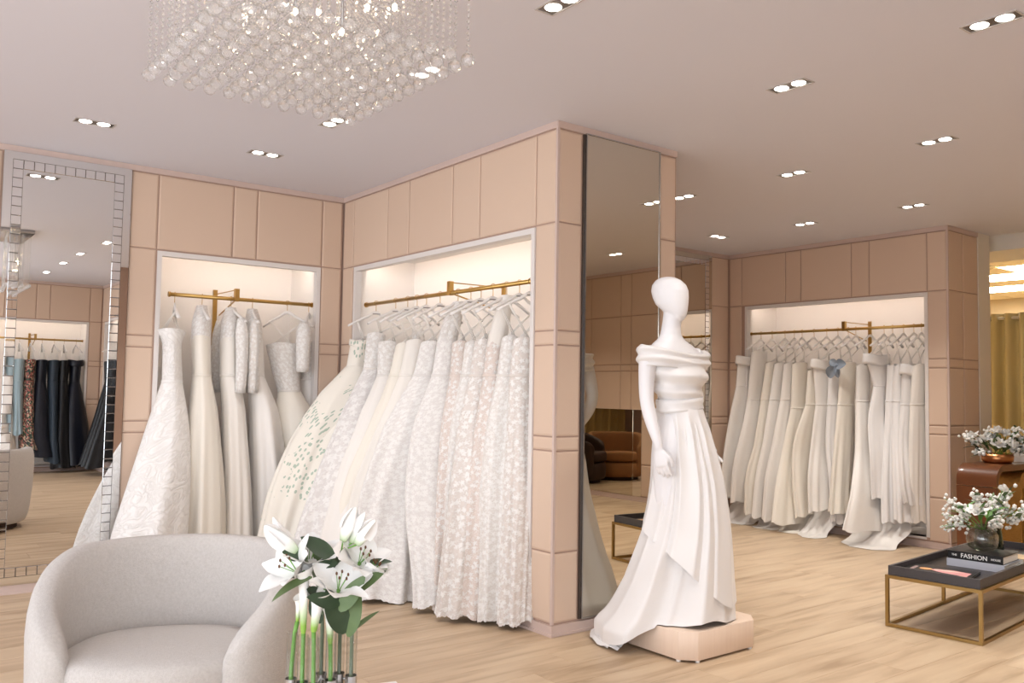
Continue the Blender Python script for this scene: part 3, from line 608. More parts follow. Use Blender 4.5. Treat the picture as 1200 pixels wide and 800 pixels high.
# ------------------------------------------------------------------ gowns and hangers
GOWNS = [
 {'set': 'A', 'hook': [1.767, 6.176], 'mat': 'jacquard', 'ax': -16.5, 'rows': [[1.651, 1.735, 6.12, 0.096, 0.13], [1.557, 1.738, 6.099, 0.061, 0.12], [1.307, 1.737, 6.063, 0.066, 0.11], [1.007, 1.687, 5.956, 0.136, 0.16], [0.687, 1.608, 5.82, 0.186, 0.22], [0.329, 1.527, 5.72, 0.224, 0.26], [0.05, 1.477, 5.658, 0.235, 0.268]], 'wa': 2},
 {'set': 'A', 'hook': [1.955, 6.176], 'mat': 'satin_cream', 'ax': -16.5, 'rows': [[1.615, 1.942, 6.14, 0.066, 0.13], [1.352, 1.949, 6.108, 0.062, 0.11], [1.117, 1.946, 6.043, 0.094, 0.15], [0.663, 1.915, 5.914, 0.132, 0.2], [0.277, 1.903, 5.85, 0.147, 0.22], [0.05, 1.897, 5.82, 0.154, 0.227]], 'wa': 1, 'yoke': 'lace_white', 'sl': 0},
 {'set': 'A', 'hook': [2.161, 6.176], 'mat': 'organza', 'ax': -16.5, 'rows': [[1.614, 2.153, 6.16, 0.067, 0.12], [1.357, 2.152, 6.131, 0.067, 0.1], [1.115, 2.173, 6.089, 0.081, 0.13], [0.644, 2.172, 5.989, 0.098, 0.17], [0.242, 2.167, 5.93, 0.111, 0.2], [0.05, 2.166, 5.908, 0.117, 0.206]], 'wa': 1, 'yoke': 'lace_white', 'sl': 2},
 {'set': 'A', 'hook': [2.319, 6.176], 'mat': 'satin_ivory', 'ax': -16.5, 'rows': [[1.623, 2.34, 6.18, 0.065, 0.12], [1.361, 2.353, 6.157, 0.059, 0.1], [1.114, 2.404, 6.112, 0.099, 0.14], [0.628, 2.425, 6.027, 0.128, 0.17], [0.212, 2.428, 5.97, 0.151, 0.2], [0.05, 2.429, 5.952, 0.158, 0.206]], 'wa': 1, 'yoke': 'bead_white', 'sl': 2},
 {'set': 'A', 'hook': [2.588, 6.176], 'mat': 'satin_cream', 'ax': -16.5, 'rows': [[1.595, 2.56, 6.18, 0.121, 0.12], [1.43, 2.583, 6.176, 0.102, 0.1], [1.253, 2.617, 6.162, 0.083, 0.1], [0.987, 2.666, 6.117, 0.165, 0.15], [0.611, 2.676, 6.081, 0.164, 0.17], [0.179, 2.669, 6.05, 0.143, 0.18], [0.05, 2.668, 6.042, 0.151, 0.185]], 'wa': 2, 'body': 'lace_white', 'straps': 1},
 {'set': 'A', 'hook': [2.759, 6.176], 'mat': 'satin_ivory', 'ax': -16.5, 'rows': [[1.62, 2.786, 6.24, 0.061, 0.1], [1.339, 2.802, 6.24, 0.055, 0.08], [0.982, 2.806, 6.186, 0.091, 0.1], [0.604, 2.788, 6.104, 0.095, 0.12], [0.17, 2.777, 6.05, 0.094, 0.13], [0.05, 2.774, 6.038, 0.099, 0.134]], 'wa': 1, 'body': 'lace_white', 'sl': 3},
 {'set': 'B', 'hook': [3.075, 5.693], 'mat': 'floral_print', 'ax': -32, 'rows': [[1.62, 2.98, 5.758, 0.066, 0.05], [1.436, 2.938, 5.733, 0.066, 0.05], [1.248, 2.829, 5.73, 0.136, 0.055], [0.946, 2.662, 5.693, 0.194, 0.06], [0.608, 2.477, 5.584, 0.205, 0.06], [0.27, 2.36, 5.533, 0.187, 0.06], [0.04, 2.296, 5.505, 0.196, 0.062]], 'wa': 1, 'straps': 1, 'band': 2},
 {'set': 'B', 'hook': [3.075, 5.403], 'mat': 'lace_grey', 'ax': -32, 'rows': [[1.673, 3.03, 5.598, 0.068, 0.05], [1.423, 2.989, 5.574, 0.062, 0.05], [1.131, 2.867, 5.519, 0.115, 0.055], [0.732, 2.679, 5.383, 0.157, 0.06], [0.257, 2.5, 5.236, 0.206, 0.06], [0.04, 2.434, 5.183, 0.216, 0.062]], 'wa': 1, 'body': 'lace_white', 'sl': 1},
 {'set': 'B', 'hook': [3.075, 5.236], 'mat': 'satin_ivory', 'ax': -32, 'rows': [[1.606, 3.04, 5.431, 0.076, 0.05], [1.374, 3.009, 5.394, 0.066, 0.05], [1.136, 2.914, 5.321, 0.118, 0.055], [0.737, 2.773, 5.267, 0.155, 0.06], [0.244, 2.6, 5.084, 0.198, 0.06], [0.04, 2.543, 5.024, 0.207, 0.062]], 'wa': 1, 'body': 'lace_white', 'straps': 1},
 {'set': 'B', 'hook': [3.075, 5.11], 'mat': 'satin_cream', 'ax': -32, 'rows': [[1.586, 3.04, 5.209, 0.059, 0.05], [1.373, 3.01, 5.217, 0.071, 0.05], [1.141, 2.934, 5.154, 0.121, 0.055], [0.744, 2.812, 5.161, 0.171, 0.06], [0.216, 2.66, 5.046, 0.203, 0.06], [0.04, 2.619, 5.015, 0.213, 0.062]], 'wa': 1, 'straps': 1},
 {'set': 'B', 'hook': [3.075, 4.988], 'mat': 'organza', 'ax': -32, 'rows': [[1.605, 3.04, 5.062, 0.064, 0.05], [1.373, 3.01, 5.069, 0.075, 0.05], [1.089, 2.92, 4.992, 0.152, 0.055], [0.7, 2.815, 5.025, 0.19, 0.06], [0.207, 2.68, 4.923, 0.21, 0.06], [0.04, 2.643, 4.895, 0.221, 0.062]], 'wa': 1, 'straps': 1},
 {'set': 'B', 'hook': [3.075, 4.818], 'mat': 'lace_fine', 'ax': -32, 'rows': [[1.587, 3.04, 4.86, 0.07, 0.05], [1.372, 2.993, 4.845, 0.084, 0.05], [1.042, 2.884, 4.811, 0.186, 0.055], [0.614, 2.76, 4.824, 0.21, 0.06], [0.008, 2.62, 4.662, 0.201, 0.06]], 'wa': 1, 'straps': 1, 'scal': 1},
 {'set': 'B', 'hook': [3.075, 4.606], 'mat': 'lace_fine', 'ax': -32, 'rows': [[1.615, 3.05, 4.682, 0.063, 0.05], [1.372, 3.014, 4.667, 0.074, 0.05], [1.05, 2.927, 4.614, 0.139, 0.055], [0.638, 2.841, 4.549, 0.141, 0.06], [0.051, 2.74, 4.316, 0.109, 0.06], [0.03, 2.737, 4.309, 0.114, 0.062]], 'wa': 1, 'yoke': 'lace_white', 'straps': 1, 'scal': 1},
 {'set': 'B', 'hook': [3.075, 4.462], 'mat': 'bead_nude', 'ax': -32, 'rows': [[1.577, 3.05, 4.528, 0.054, 0.05], [1.372, 3.031, 4.517, 0.056, 0.05], [1.056, 2.967, 4.448, 0.086, 0.055], [0.653, 2.904, 4.371, 0.092, 0.06], [0.125, 2.84, 4.273, 0.099, 0.06], [0.03, 2.831, 4.259, 0.104, 0.062]], 'wa': 1, 'straps': 1},
 {'set': 'B', 'hook': [3.075, 4.351], 'mat': 'lace_white', 'ax': -32, 'rows': [[1.572, 3.05, 4.401, 0.045, 0.05], [1.372, 3.032, 4.401, 0.053, 0.05], [1.06, 2.986, 4.369, 0.088, 0.055], [0.66, 2.927, 4.296, 0.101, 0.06], [0.127, 2.88, 4.235, 0.104, 0.06], [0.03, 2.873, 4.226, 0.11, 0.062]], 'wa': 1, 'straps': 1},
 {'set': 'B', 'hook': [3.075, 4.226], 'mat': 'applique', 'ax': -32, 'rows': [[1.579, 3.05, 4.279, 0.057, 0.05], [1.371, 3.029, 4.279, 0.067, 0.05], [1.066, 2.974, 4.235, 0.112, 0.055], [0.678, 2.891, 4.138, 0.138, 0.06], [0.056, 2.78, 4.059, 0.143, 0.06], [0.03, 2.776, 4.056, 0.15, 0.062]], 'wa': 1, 'straps': 1, 'scal': 1},
 {'set': 'B', 'hook': [3.075, 4.089], 'mat': 'bead_nude', 'ax': -32, 'rows': [[1.559, 3.05, 4.156, 0.056, 0.05], [1.371, 3.038, 4.159, 0.061, 0.05], [1.071, 2.995, 4.117, 0.095, 0.055], [0.685, 2.934, 4.055, 0.122, 0.06], [0.129, 2.86, 3.993, 0.134, 0.06], [0.03, 2.85, 3.984, 0.14, 0.062]], 'wa': 1, 'yoke': 'organza', 'straps': 1},
 {'set': 'B', 'hook': [3.075, 3.965], 'mat': 'lace_white', 'ax': -32, 'rows': [[1.59, 3.05, 4.014, 0.05, 0.05], [1.371, 3.039, 4.026, 0.06, 0.05], [1.075, 3.011, 4.014, 0.099, 0.055], [0.693, 2.956, 3.961, 0.116, 0.06], [0.124, 2.9, 3.894, 0.109, 0.06], [0.03, 2.893, 3.885, 0.114, 0.062]], 'wa': 1, 'straps': 1, 'scal': 1},
 {'set': 'B', 'hook': [3.075, 3.862], 'mat': 'applique', 'ax': -32, 'rows': [[1.575, 3.05, 3.889, 0.061, 0.05], [1.37, 3.04, 3.895, 0.066, 0.05], [1.082, 3.015, 3.859, 0.077, 0.055], [0.707, 2.98, 3.813, 0.09, 0.06], [0.127, 2.93, 3.767, 0.091, 0.06], [0.03, 2.923, 3.761, 0.095, 0.062]], 'wa': 1, 'straps': 1, 'scal': 1},
 {'set': 'E', 'hook': [7.464, 5.541], 'mat': 'satin_ivory', 'ax': -12, 'rows': [[1.652, 7.42, 5.683, 0.118, 0.04], [1.368, 7.406, 5.694, 0.118, 0.04], [0.944, 7.352, 5.705, 0.176, 0.042], [0.552, 7.284, 5.7, 0.202, 0.045], [0.224, 7.25, 5.699, 0.207, 0.045]], 'wa': 1, 'straps': 1, 'band': 1},
 {'set': 'E', 'hook': [7.464, 5.405], 'mat': 'satin_ivory', 'ax': -12, 'rows': [[1.719, 7.42, 5.529, 0.099, 0.04], [1.229, 7.406, 5.56, 0.111, 0.04], [0.951, 7.352, 5.546, 0.151, 0.042], [0.564, 7.284, 5.551, 0.202, 0.045], [0.197, 7.25, 5.551, 0.206, 0.045]], 'wa': 1, 'straps': 1},
 {'set': 'E', 'hook': [7.464, 5.253], 'mat': 'satin_cream', 'ax': -12, 'rows': [[1.603, 7.42, 5.363, 0.086, 0.04], [1.232, 7.406, 5.404, 0.098, 0.04], [0.787, 7.349, 5.393, 0.156, 0.042], [0.45, 7.277, 5.391, 0.212, 0.045], [0.121, 7.22, 5.354, 0.216, 0.045]], 'wa': 1, 'straps': 1},
 {'set': 'E', 'hook': [7.464, 5.144], 'mat': 'satin_ivory', 'ax': -12, 'rows': [[1.593, 7.42, 5.262, 0.085, 0.04], [1.234, 7.405, 5.292, 0.11, 0.04], [0.793, 7.347, 5.28, 0.168, 0.042], [0.461, 7.273, 5.268, 0.211, 0.045], [0.104, 7.2, 5.234, 0.232, 0.045]], 'wa': 1, 'straps': 1},
 {'set': 'E', 'hook': [7.464, 5.056], 'mat': 'satin_ivory', 'ax': -12, 'rows': [[1.591, 7.42, 5.148, 0.091, 0.04], [1.236, 7.405, 5.173, 0.097, 0.04], [0.8, 7.347, 5.162, 0.167, 0.042], [0.473, 7.273, 5.14, 0.223, 0.045], [0.089, 7.2, 5.093, 0.248, 0.045]], 'wa': 1, 'straps': 1},
 {'set': 'E', 'hook': [7.464, 4.922], 'mat': 'satin_cream', 'ax': -12, 'rows': [[1.59, 7.42, 5.051, 0.091, 0.04], [1.155, 7.405, 5.056, 0.097, 0.04], [0.725, 7.345, 5.05, 0.173, 0.042], [0.406, 7.255, 4.993, 0.244, 0.045], [0.08, 7.18, 4.924, 0.309, 0.045]], 'wa': 1, 'straps': 1},
 {'set': 'E', 'hook': [7.464, 4.783], 'mat': 'satin_cream', 'ax': -12, 'rows': [[1.522, 7.42, 4.88, 0.09, 0.04], [1.192, 7.405, 4.895, 0.096, 0.04], [0.774, 7.347, 4.923, 0.178, 0.042], [0.416, 7.259, 4.888, 0.158, 0.045], [0.152, 7.2, 4.845, 0.127, 0.045]], 'wa': 1, 'straps': 1},
 {'set': 'E', 'hook': [7.464, 4.665], 'mat': 'satin_ivory', 'ax': -12, 'rows': [[1.603, 7.42, 4.797, 0.127, 0.04], [1.195, 7.405, 4.784, 0.096, 0.04], [0.783, 7.347, 4.775, 0.131, 0.042], [0.51, 7.259, 4.733, 0.145, 0.045], [0.219, 7.2, 4.691, 0.138, 0.045]], 'wa': 1, 'straps': 1, 'band': 1},
 {'set': 'E', 'hook': [7.464, 4.558], 'mat': 'satin_white', 'ax': -12, 'rows': [[1.568, 7.42, 4.648, 0.096, 0.04], [1.197, 7.406, 4.658, 0.096, 0.04], [0.83, 7.363, 4.651, 0.094, 0.042], [0.444, 7.291, 4.581, 0.078, 0.045], [0.131, 7.22, 4.512, 0.089, 0.045]], 'wa': 1, 'straps': 1},
 {'set': 'E', 'hook': [7.464, 4.48], 'mat': 'satin_cream', 'ax': -12, 'rows': [[1.583, 7.42, 4.533, 0.096, 0.04], [1.2, 7.405, 4.552, 0.095, 0.04], [0.837, 7.347, 4.54, 0.112, 0.042], [0.452, 7.259, 4.518, 0.115, 0.045], [0.227, 7.2, 4.491, 0.126, 0.045]], 'wa': 1, 'straps': 1, 'bow': 1},
 {'set': 'E', 'hook': [7.464, 4.334], 'mat': 'satin_ivory', 'ax': -12, 'rows': [[1.565, 7.42, 4.378, 0.082, 0.04], [1.235, 7.404, 4.384, 0.075, 0.04], [0.775, 7.325, 4.307, 0.123, 0.042], [0.411, 7.215, 4.2, 0.242, 0.045], [0.127, 7.12, 4.147, 0.328, 0.045]], 'wa': 1, 'straps': 1},
 {'set': 'E', 'hook': [7.464, 4.201], 'mat': 'satin_white', 'ax': -12, 'rows': [[1.641, 7.42, 4.248, 0.139, 0.04], [1.378, 7.42, 4.222, 0.068, 0.04], [1.085, 7.38, 4.209, 0.13, 0.042], [0.712, 7.3, 4.142, 0.139, 0.045], [0.403, 7.26, 4.106, 0.138, 0.045]], 'wa': 1, 'straps': 1, 'band': 1},
 {'set': 'E', 'hook': [7.464, 4.12], 'mat': 'satin_white', 'ax': -12, 'rows': [[1.562, 7.42, 4.115, 0.015, 0.039], [1.241, 7.406, 4.118, 0.036, 0.04], [0.863, 7.365, 4.098, 0.065, 0.042], [0.496, 7.295, 4.047, 0.114, 0.045], [0.195, 7.24, 4.003, 0.137, 0.045]], 'wa': 1, 'straps': 1},
 {'set': 'E', 'hook': [7.464, 4.017], 'mat': 'satin_white', 'ax': -12, 'rows': [[1.561, 7.42, 4.035, 0.052, 0.04], [1.242, 7.407, 4.046, 0.052, 0.04], [0.868, 7.367, 4.012, 0.078, 0.042], [0.505, 7.3, 3.948, 0.101, 0.045], [0.221, 7.26, 3.907, 0.113, 0.045]], 'wa': 1, 'straps': 1},
 {'set': 'E', 'hook': [7.464, 3.923], 'mat': 'satin_white', 'ax': -12, 'rows': [[1.545, 7.42, 3.941, 0.081, 0.04], [1.214, 7.408, 3.961, 0.066, 0.04], [0.872, 7.372, 3.953, 0.091, 0.042], [0.511, 7.312, 3.886, 0.114, 0.045], [0.369, 7.3, 3.859, 0.101, 0.045]], 'wa': 1, 'straps': 1, 'band': 1},
 {'set': 'E', 'hook': [7.464, 3.854], 'mat': 'organza', 'ax': -12, 'rows': [[1.559, 7.42, 3.857, 0.066, 0.04], [1.216, 7.41, 3.87, 0.08, 0.04], [0.877, 7.385, 3.861, 0.091, 0.042], [0.512, 7.355, 3.849, 0.088, 0.045], [0.21, 7.34, 3.833, 0.081, 0.045]], 'wa': 1, 'straps': 1}]

ZR = 1.91
def hanger(hx, hy, ang, label, group, tilt=0.0, mark=True):
    r = thing('clothes_hanger', label, 'hanger', (hx, hy, ZR), group)
    a = Vector((math.cos(ang), math.sin(ang), 0)); b = Vector((-a.y, a.x, 0)); P = Vector((hx, hy, 0))
    pts = []
    for k in range(11):
        t = PI*(1.15-1.65*k/10); pts.append(P+a*(.0175*math.cos(t))+Vector((0, 0, ZR+.0015+.0175*math.sin(t))))
    pts += [P+Vector((0, 0, ZR-.045)), P+Vector((0, 0, ZR-.075))]
    MB().tube(pts, .0022, 6).build('hook', 'brass', r, smooth=True)
    rings = []
    for k in range(-7, 8):
        t = k/7; s = abs(t)
        z = ZR-.078-.095*s**1.25+(.010 if s < .15 else 0); x = .205*t; h = .026-.008*s; w = .0065+.008*s
        c = P+a*x+b*(-.02*s*s)+Vector((0, 0, z))
        rings.append([c+b*(w*math.cos(q))+Vector((0, 0, h*.5*math.sin(q))) for q in [2*PI*i/8 for i in range(8)]])
    MB().loft(rings).build('shoulder_bar', 'hanger_white', r, smooth=True)
    if mark:
        for s in (-1, 1):
            mb = MB(); c = P+b*(s*.0078)+Vector((0, 0, ZR-.078))
            mb.add([c-a*.03+Vector((0,0,-.003)), c+a*.03+Vector((0,0,-.003)), c+a*.03+Vector((0,0,.003)), c-a*.03+Vector((0,0,.003))], [(0,1,2,3)]); mb.build('printed_mark', 'print_grey', r)
    return r
def gown_mesh(rows, seed, k, amp, ztop_fn=None, zhem_fn=None, seg=72, n=34, u0=0.0, phase=0.0):
    rr = random.Random(seed); ph = [rr.uniform(0, 6.28) for _ in range(6)]
    R = interp(rows, n, 0); H0, H1 = R[0][0], R[-1][0]; rings = []; uvs = []
    for i, (z, cx, cy, a1, a2, ca, sa) in enumerate(R):
        u = (H0-z)/max(H0-H1, 1e-6); ring = []
        A = amp*(u0+(1-u0)*u)**1.1
        for j in range(seg):
            th = 2*PI*j/seg
            w = math.sin(k*th+ph[0]+.9*math.sin(2.2*u+ph[1]))*.6+math.sin((k*1.7//1)*th+ph[2]+1.3*u)*.3+math.sin((k//2+1)*th+ph[3])*.45
            w = w*.7+(.55-1.1*abs(math.sin(k*.5*th+ph[4]+.5*u))**.7)*.5
            e = 1.0/ max(abs(math.cos(th))**1.0*.0+1, 1)
            f = A*w
            x = (a1+f*.6)*math.cos(th); y = (a2+f)*math.sin(th)
            zz = z
            if ztop_fn: zz += ztop_fn(th)*max(0, 1-u*4)
            if zhem_fn: zz += zhem_fn(th)*max(0, (u-.75)*4)
            ring.append((cx+ca*x-sa*y, cy+sa*x+ca*y, zz)); uvs.append((th/(2*PI)*2*(a1+a2)*1.5+seed*.37, z+seed*.21))
        rings.append(ring)
    return MB().loft(rings, False, False, True, uvs)
def arm_pts(hook, ang, s, z=0.0): return Vector((hook[0]+math.cos(ang)*s, hook[1]+math.sin(ang)*s, ZR-.085-.09*(abs(s)/.205)**1.25+z))
def ruffle_ring(rows_top, ca, sa, seed, drop=.1, flare=1.12): pass
def gown(g, label, cat='dress', group=None, seed=0, hem_open=True):
    ax = math.radians(g['ax']); ca, sa = math.cos(ax), math.sin(ax)
    rows = [tuple(r)+(ca, sa) for r in g['rows']]
    wa = g.get('wa', 1); hook = g['hook']; hang = g['hang']
    r = thing('gown', label, cat, (rows[0][1], rows[0][2], rows[-1][0]), group)
    rr = random.Random(seed+11)
    up = rows[:wa+1]; low = rows[wa:]
    body = g.get('body', g['mat'])
    sweet = lambda th: .022*(abs(math.sin(th))-.35)
    # bodice: finish with a rounded in-turned edge
    mb = gown_mesh(up, seed, 5, .004, sweet, None, n=8)
    mb.build('bodice', body, r, smooth=True)
    scal = g.get('scal'); hemv = rr.uniform(0, 6)
    def hem(th):
        v = .012*math.sin(2*th+hemv)+.008*math.sin(5*th+hemv*2)
        if scal: v += .008*abs(math.sin(th*16))
        return max(v, -.02)
    k = g.get('k', rr.choice((6, 7, 8, 9))); amp = g.get('amp', .03)
    gown_mesh(low, seed, k, amp, None, hem, n=34, u0=.04).build('skirt', g['mat'], r, smooth=True)
    if g['mat'] == 'floral_print':
        lo2 = [(q[0], q[1], q[2], q[3]*1.06+.004, q[4]*1.1+.008)+tuple(q[5:]) for q in low[:3]]
        gown_mesh(lo2, seed+4, 4, .022, None, lambda th: .07*math.sin(th+.8)+.03*math.sin(2*th), n=22).build('overskirt', g['mat'], r, smooth=True)
    # waist seam
    z, cx, cy, a1, a2 = rows[wa][:5]
    mb = MB(); seg = 36; rings = []
    for dz, ex in ((.008, .000), (.006, .004), (-.006, .004), (-.008, .0)):
        rings.append([(cx+ca*(a1+ex)*math.cos(t)-sa*(a2+ex)*math.sin(t), cy+sa*(a1+ex)*math.cos(t)+ca*(a2+ex)*math.sin(t), z+dz) for t in [2*PI*j/seg for j in range(seg)]])
    mb.loft(rings, False, False).build('waist_seam', body, r, smooth=True)
    t0 = rows[0]
    if g.get('yoke'):
        # sheer lace yoke rising to the hanger's shoulders
        s1 = g.get('yw', .09)
        q = arm_pts(hook, hang, 0, .01)
        top = (q.z+.012, q.x, q.y, .035, .028, ca, sa); mid = (lerp(t0[0], top[0], .55), lerp(t0[1], top[1], .55), lerp(t0[2], top[2], .55), t0[3]*.92, min(t0[4], .12)*.9, ca, sa)
        gown_mesh([top, mid, (t0[0]-.01,)+t0[1:]], seed+1, 5, .006, n=10, seg=40).build('lace_yoke', g['yoke'], r, smooth=True)
    elif g.get('straps', 1):
        for s in (-1, 1):
            e = arm_pts(hook, hang, .15*s, .016)
            p = Vector((t0[1]+ca*t0[3]*.6*s, t0[2]+sa*t0[3]*.6*s, t0[0]+.0))
            for dd in (-.006, .006):
                MB().tube([p+Vector((dd*2, dd, -.01)), p.lerp(e, .5)+Vector((dd, 0, 0)), e+Vector((dd*.4, 0, 0))], .0032, 5).build('strap', 'ribbon', r, smooth=True)
    if g.get('sl'):
        for s in ((-1, 1) if g['sl'] != 1 else (-1,)):
            e = arm_pts(hook, hang, .17*s, -.005); dx = .05*s
            L = .52 if g['sl'] == 2 else .36
            pts = []; rad = []
            for i in range(12):
                u = i/11; pts.append(e+Vector((math.cos(hang)*.03*s*math.sin(u*2.5), math.sin(hang)*.03*s*math.sin(u*2.5), -L*u+.01)))
                rad.append((.048 if g['sl'] != 3 else .06)*(1-.25*u)*(.55+.45*min(1, u*5)))
            m = MB(); m.tube(pts, rad, 14)
            for i, v in enumerate(m.v): m.uv[i] = ((i % 14)/14*.28, v[2])
            m.build('sleeve', g.get('yoke') or g.get('body') or 'lace_white', r, smooth=True)
    if g.get('band'):
        # turned-down off-the-shoulder collar
        z, cx, cy, a1, a2 = t0[:5]; rings = []; seg = 44; uv = []
        prof = ((.0, .002), (.010, .008), (.006, .016), (-.02, .020), (-.06, .024), (-.085, .022), (-.084, .012))
        if g['band'] == 2: prof = tuple((p*.5, q*.4) for p, q in prof)
        for dz, ex in prof:
            for j in range(seg):
                t = 2*PI*j/seg; uv.append((t*.06, dz))
            rings.append([(cx+ca*(a1*1.0+ex*1.3)*math.cos(t)-sa*(a2+ex)*math.sin(t), cy+sa*(a1+ex*1.3)*math.cos(t)+ca*(a2+ex)*math.sin(t), z+dz+.02*abs(math.cos(t))) for t in [2*PI*j/seg for j in range(seg)]])
        MB().loft(rings, False, False, True, uv).build('folded_collar', g['mat'], r, smooth=True)
    return r
LAB = {'A': [
 ('white strapless jacquard ball gown leftmost in the left niche, skirt spilling past the panel', 'white hanger of the leftmost jacquard gown in the left niche'),
 ('cream satin gown with sheer lace top, second from the left in the left niche', 'white hanger of the second gown in the left niche'),
 ('pale straight gown with long lace sleeves, third in the left niche', 'white hanger of the third, long-sleeved gown in the left niche'),
 ('ivory satin gown with a beaded sleeved bodice, fourth in the left niche', 'white hanger of the fourth, beaded gown in the left niche'),
 ('cream satin ball gown with an off-shoulder lace bodice, fifth in the left niche', 'white hanger with bare arms above the fifth gown in the left niche'),
 ('ivory gown with a puffed lace sleeve, rightmost in the left niche', 'white hanger of the rightmost gown in the left niche')],
 'B': [
 ('strapless cream gown printed with sage leaf sprigs, leftmost in the central niche', 'white hanger jutting out above the leaf-printed gown'),
 ('grey-white floral lace gown right of the leaf-printed gown', 'white hanger of the floral lace gown next to the leaf-printed one'),
 ('ivory gown with scalloped lace bodice, third from the left in the central niche', 'white hanger third from the left in the central niche'),
 ('plain cream strapless gown fourth from the left in the central niche', 'white hanger fourth from the left in the central niche'),
 ('gauzy strapless gown fifth from the left in the central niche', 'white hanger fifth from the left in the central niche'),
 ('wide fine-lace A-line gown with scalloped hem in the middle of the central niche', 'white hanger of the wide lace A-line gown'),
 ('fine lace gown with a sheer high yoke right of the wide A-line gown', 'white hanger of the gown with the sheer high yoke'),
 ('nude beaded gown eighth from the left in the central niche', 'white hanger eighth from the left in the central niche'),
 ('slim white lace gown ninth from the left in the central niche', 'white hanger ninth from the left in the central niche'),
 ('gown with large lace appliques whose hem puddles lowest in the central niche', 'white hanger of the gown with large lace appliques'),
 ('blush beaded gown with the small pale blue star, central niche', 'white hanger of the blush gown with the blue star'),
 ('white lace gown second from the pillar in the central niche', 'white hanger second from the pillar in the central niche'),
 ('lace gown with plain lining hem, against the pillar', 'white hanger nearest the pillar in the central niche')],
 'E': [('ivory gown with off-shoulder collar, leftmost in the far right niche', ''), ('ivory gown with a dropped waistband, second from left in the far right niche', ''),
 ('cream plain gown third from left in the far right niche', ''), ('ivory plain gown fourth from left in the far right niche', ''), ('ivory plain gown fifth from left in the far right niche', ''),
 ('cream gown with flaring hem, sixth from left in the far right niche', ''), ('cream peplum gown seventh from left in the far right niche', ''), ('ivory gown with a wide cape collar, left of the blue-grey bow', ''),
 ('white gown directly behind the blue-grey bow', ''), ('cream gown carrying the blue-grey bow in the far right niche', ''), ('ivory mermaid gown with the widest flared hem, right of the blue-grey bow', ''),
 ('white short-hemmed gown with draped shoulder in the far right niche', ''), ('very slim white gown right of the draped short one, far right niche', ''), ('white gown fourth from the right end of the far right niche'.replace('fourth', 'third'), ''),
 ('white gown with collar, second from the right end of the far right niche', ''), ('gauzy white gown rightmost in the far right niche', '')]}
ORD = ['first', 'second', 'third', 'fourth', 'fifth', 'sixth', 'seventh', 'eighth', 'ninth', 'tenth', 'eleventh', 'twelfth', 'thirteenth', 'fourteenth', 'fifteenth', 'last']
GRP = {'A': 'gowns in the left niche', 'B': 'lace gowns in the central niche', 'E': 'plain gowns in the far right niche', 'R': 'dark gowns in the mirrored niche'}
HGR = {'A': 'hangers in the left niche', 'B': 'hangers in the central niche', 'E': 'hangers in the far right niche', 'R': 'hangers of the dark gowns'}
HA = {'A': (77, 80, 96, 76, 128, 56), 'B': (180,), 'E': (180,)}
_cnt = {'A': 0, 'B': 0, 'E': 0}; BUILT = {}
for gi, g in enumerate(GOWNS):
    st = g['set']; i = _cnt[st]; _cnt[st] += 1
    rr = random.Random(gi*5+1)
    hd = math.radians(HA[st][i % len(HA[st])]+(rr.uniform(-6, 6) if st != 'A' else 0))
    g['hang'] = hd
    g.setdefault('amp', {'A': .042, 'B': .034, 'E': .022}[st]); g.setdefault('k', {'A': rr.choice((5, 6, 7)), 'B': rr.choice((7, 8, 9)), 'E': rr.choice((6, 7, 8))}[st])
    l1, l2 = LAB[st][i]
    BUILT[(st, i)] = gown(g, l1, 'dress', GRP[st], seed=gi+1)
    hanger(g['hook'][0], g['hook'][1], hd, l2 or 'white hanger %s from the left on the far right rail' % ORD[i] if i < 15 else 'white hanger last on the right end of the far right rail', HGR[st], mark=(st == 'B'))
# star, bow, trains on the floor
def blob_sheet(name, label_parent, m, pts, seed, h=.05): pass
s = BUILT[('B', 10)]; P = Vector(s.location)
R_ = GOWNS[16]['rows']
c = Vector((R_[1][1]-.03, R_[1][2]-.13, R_[1][0]-.15))
mb = MB(); pts = []
for d in (0, .008):
    for i in range(10):
        a = PI/2+i*PI/5; rr_ = .03 if i % 2 == 0 else .013
        v = Vector((.85, -.53, 0))*(math.cos(a)*rr_)+Vector((0, 0, math.sin(a)*rr_))+Vector((-.53, -.85, 0))*d
        pts.append(c+v)
mb.add(pts, [tuple(range(9, -1, -1)), tuple(range(10, 20))]+[(i, (i+1) % 10, 10+(i+1) % 10, 10+i) for i in range(10)])
mb.build('star_tag', 'blue_satin', s, fix=True)
def petal_grid(base, d, up, L, Wd, curl=.3, cup=.25, n=8, m=5, tip=1.0, wave=0., th=0.0, prof=None):
    """a leaf or petal surface; d direction, up normal; returns verts, faces, uvs"""
    d = Vector(d).normalized(); up = Vector(up); up = (up-d*up.dot(d)).normalized(); s = d.cross(up)
    vs = []; uv = []
    ang = 0; p = Vector(base)
    for i in range(n+1):
        u = i/n
        w = Wd*(prof(u) if prof else (math.sin(PI*min(1, u*.93+.05))**.8))*.5
        if i: 
            a = curl*u*1.6; dd = d*math.cos(a)-up*math.sin(a); p = p+dd*(L/n); nn = up*math.cos(a)+d*math.sin(a)
        else: nn = up
        for j in range(m+1):
            t = j/m*2-1
            vs.append(p+s*(w*t)+nn*(cup*w*t*t+wave*w*math.sin(u*9+t*2)*abs(t))); uv.append((t, u))
    fs = [(i*(m+1)+j, i*(m+1)+j+1, (i+1)*(m+1)+j+1, (i+1)*(m+1)+j) for i in range(n) for j in range(m)]
    return vs, fs, uv
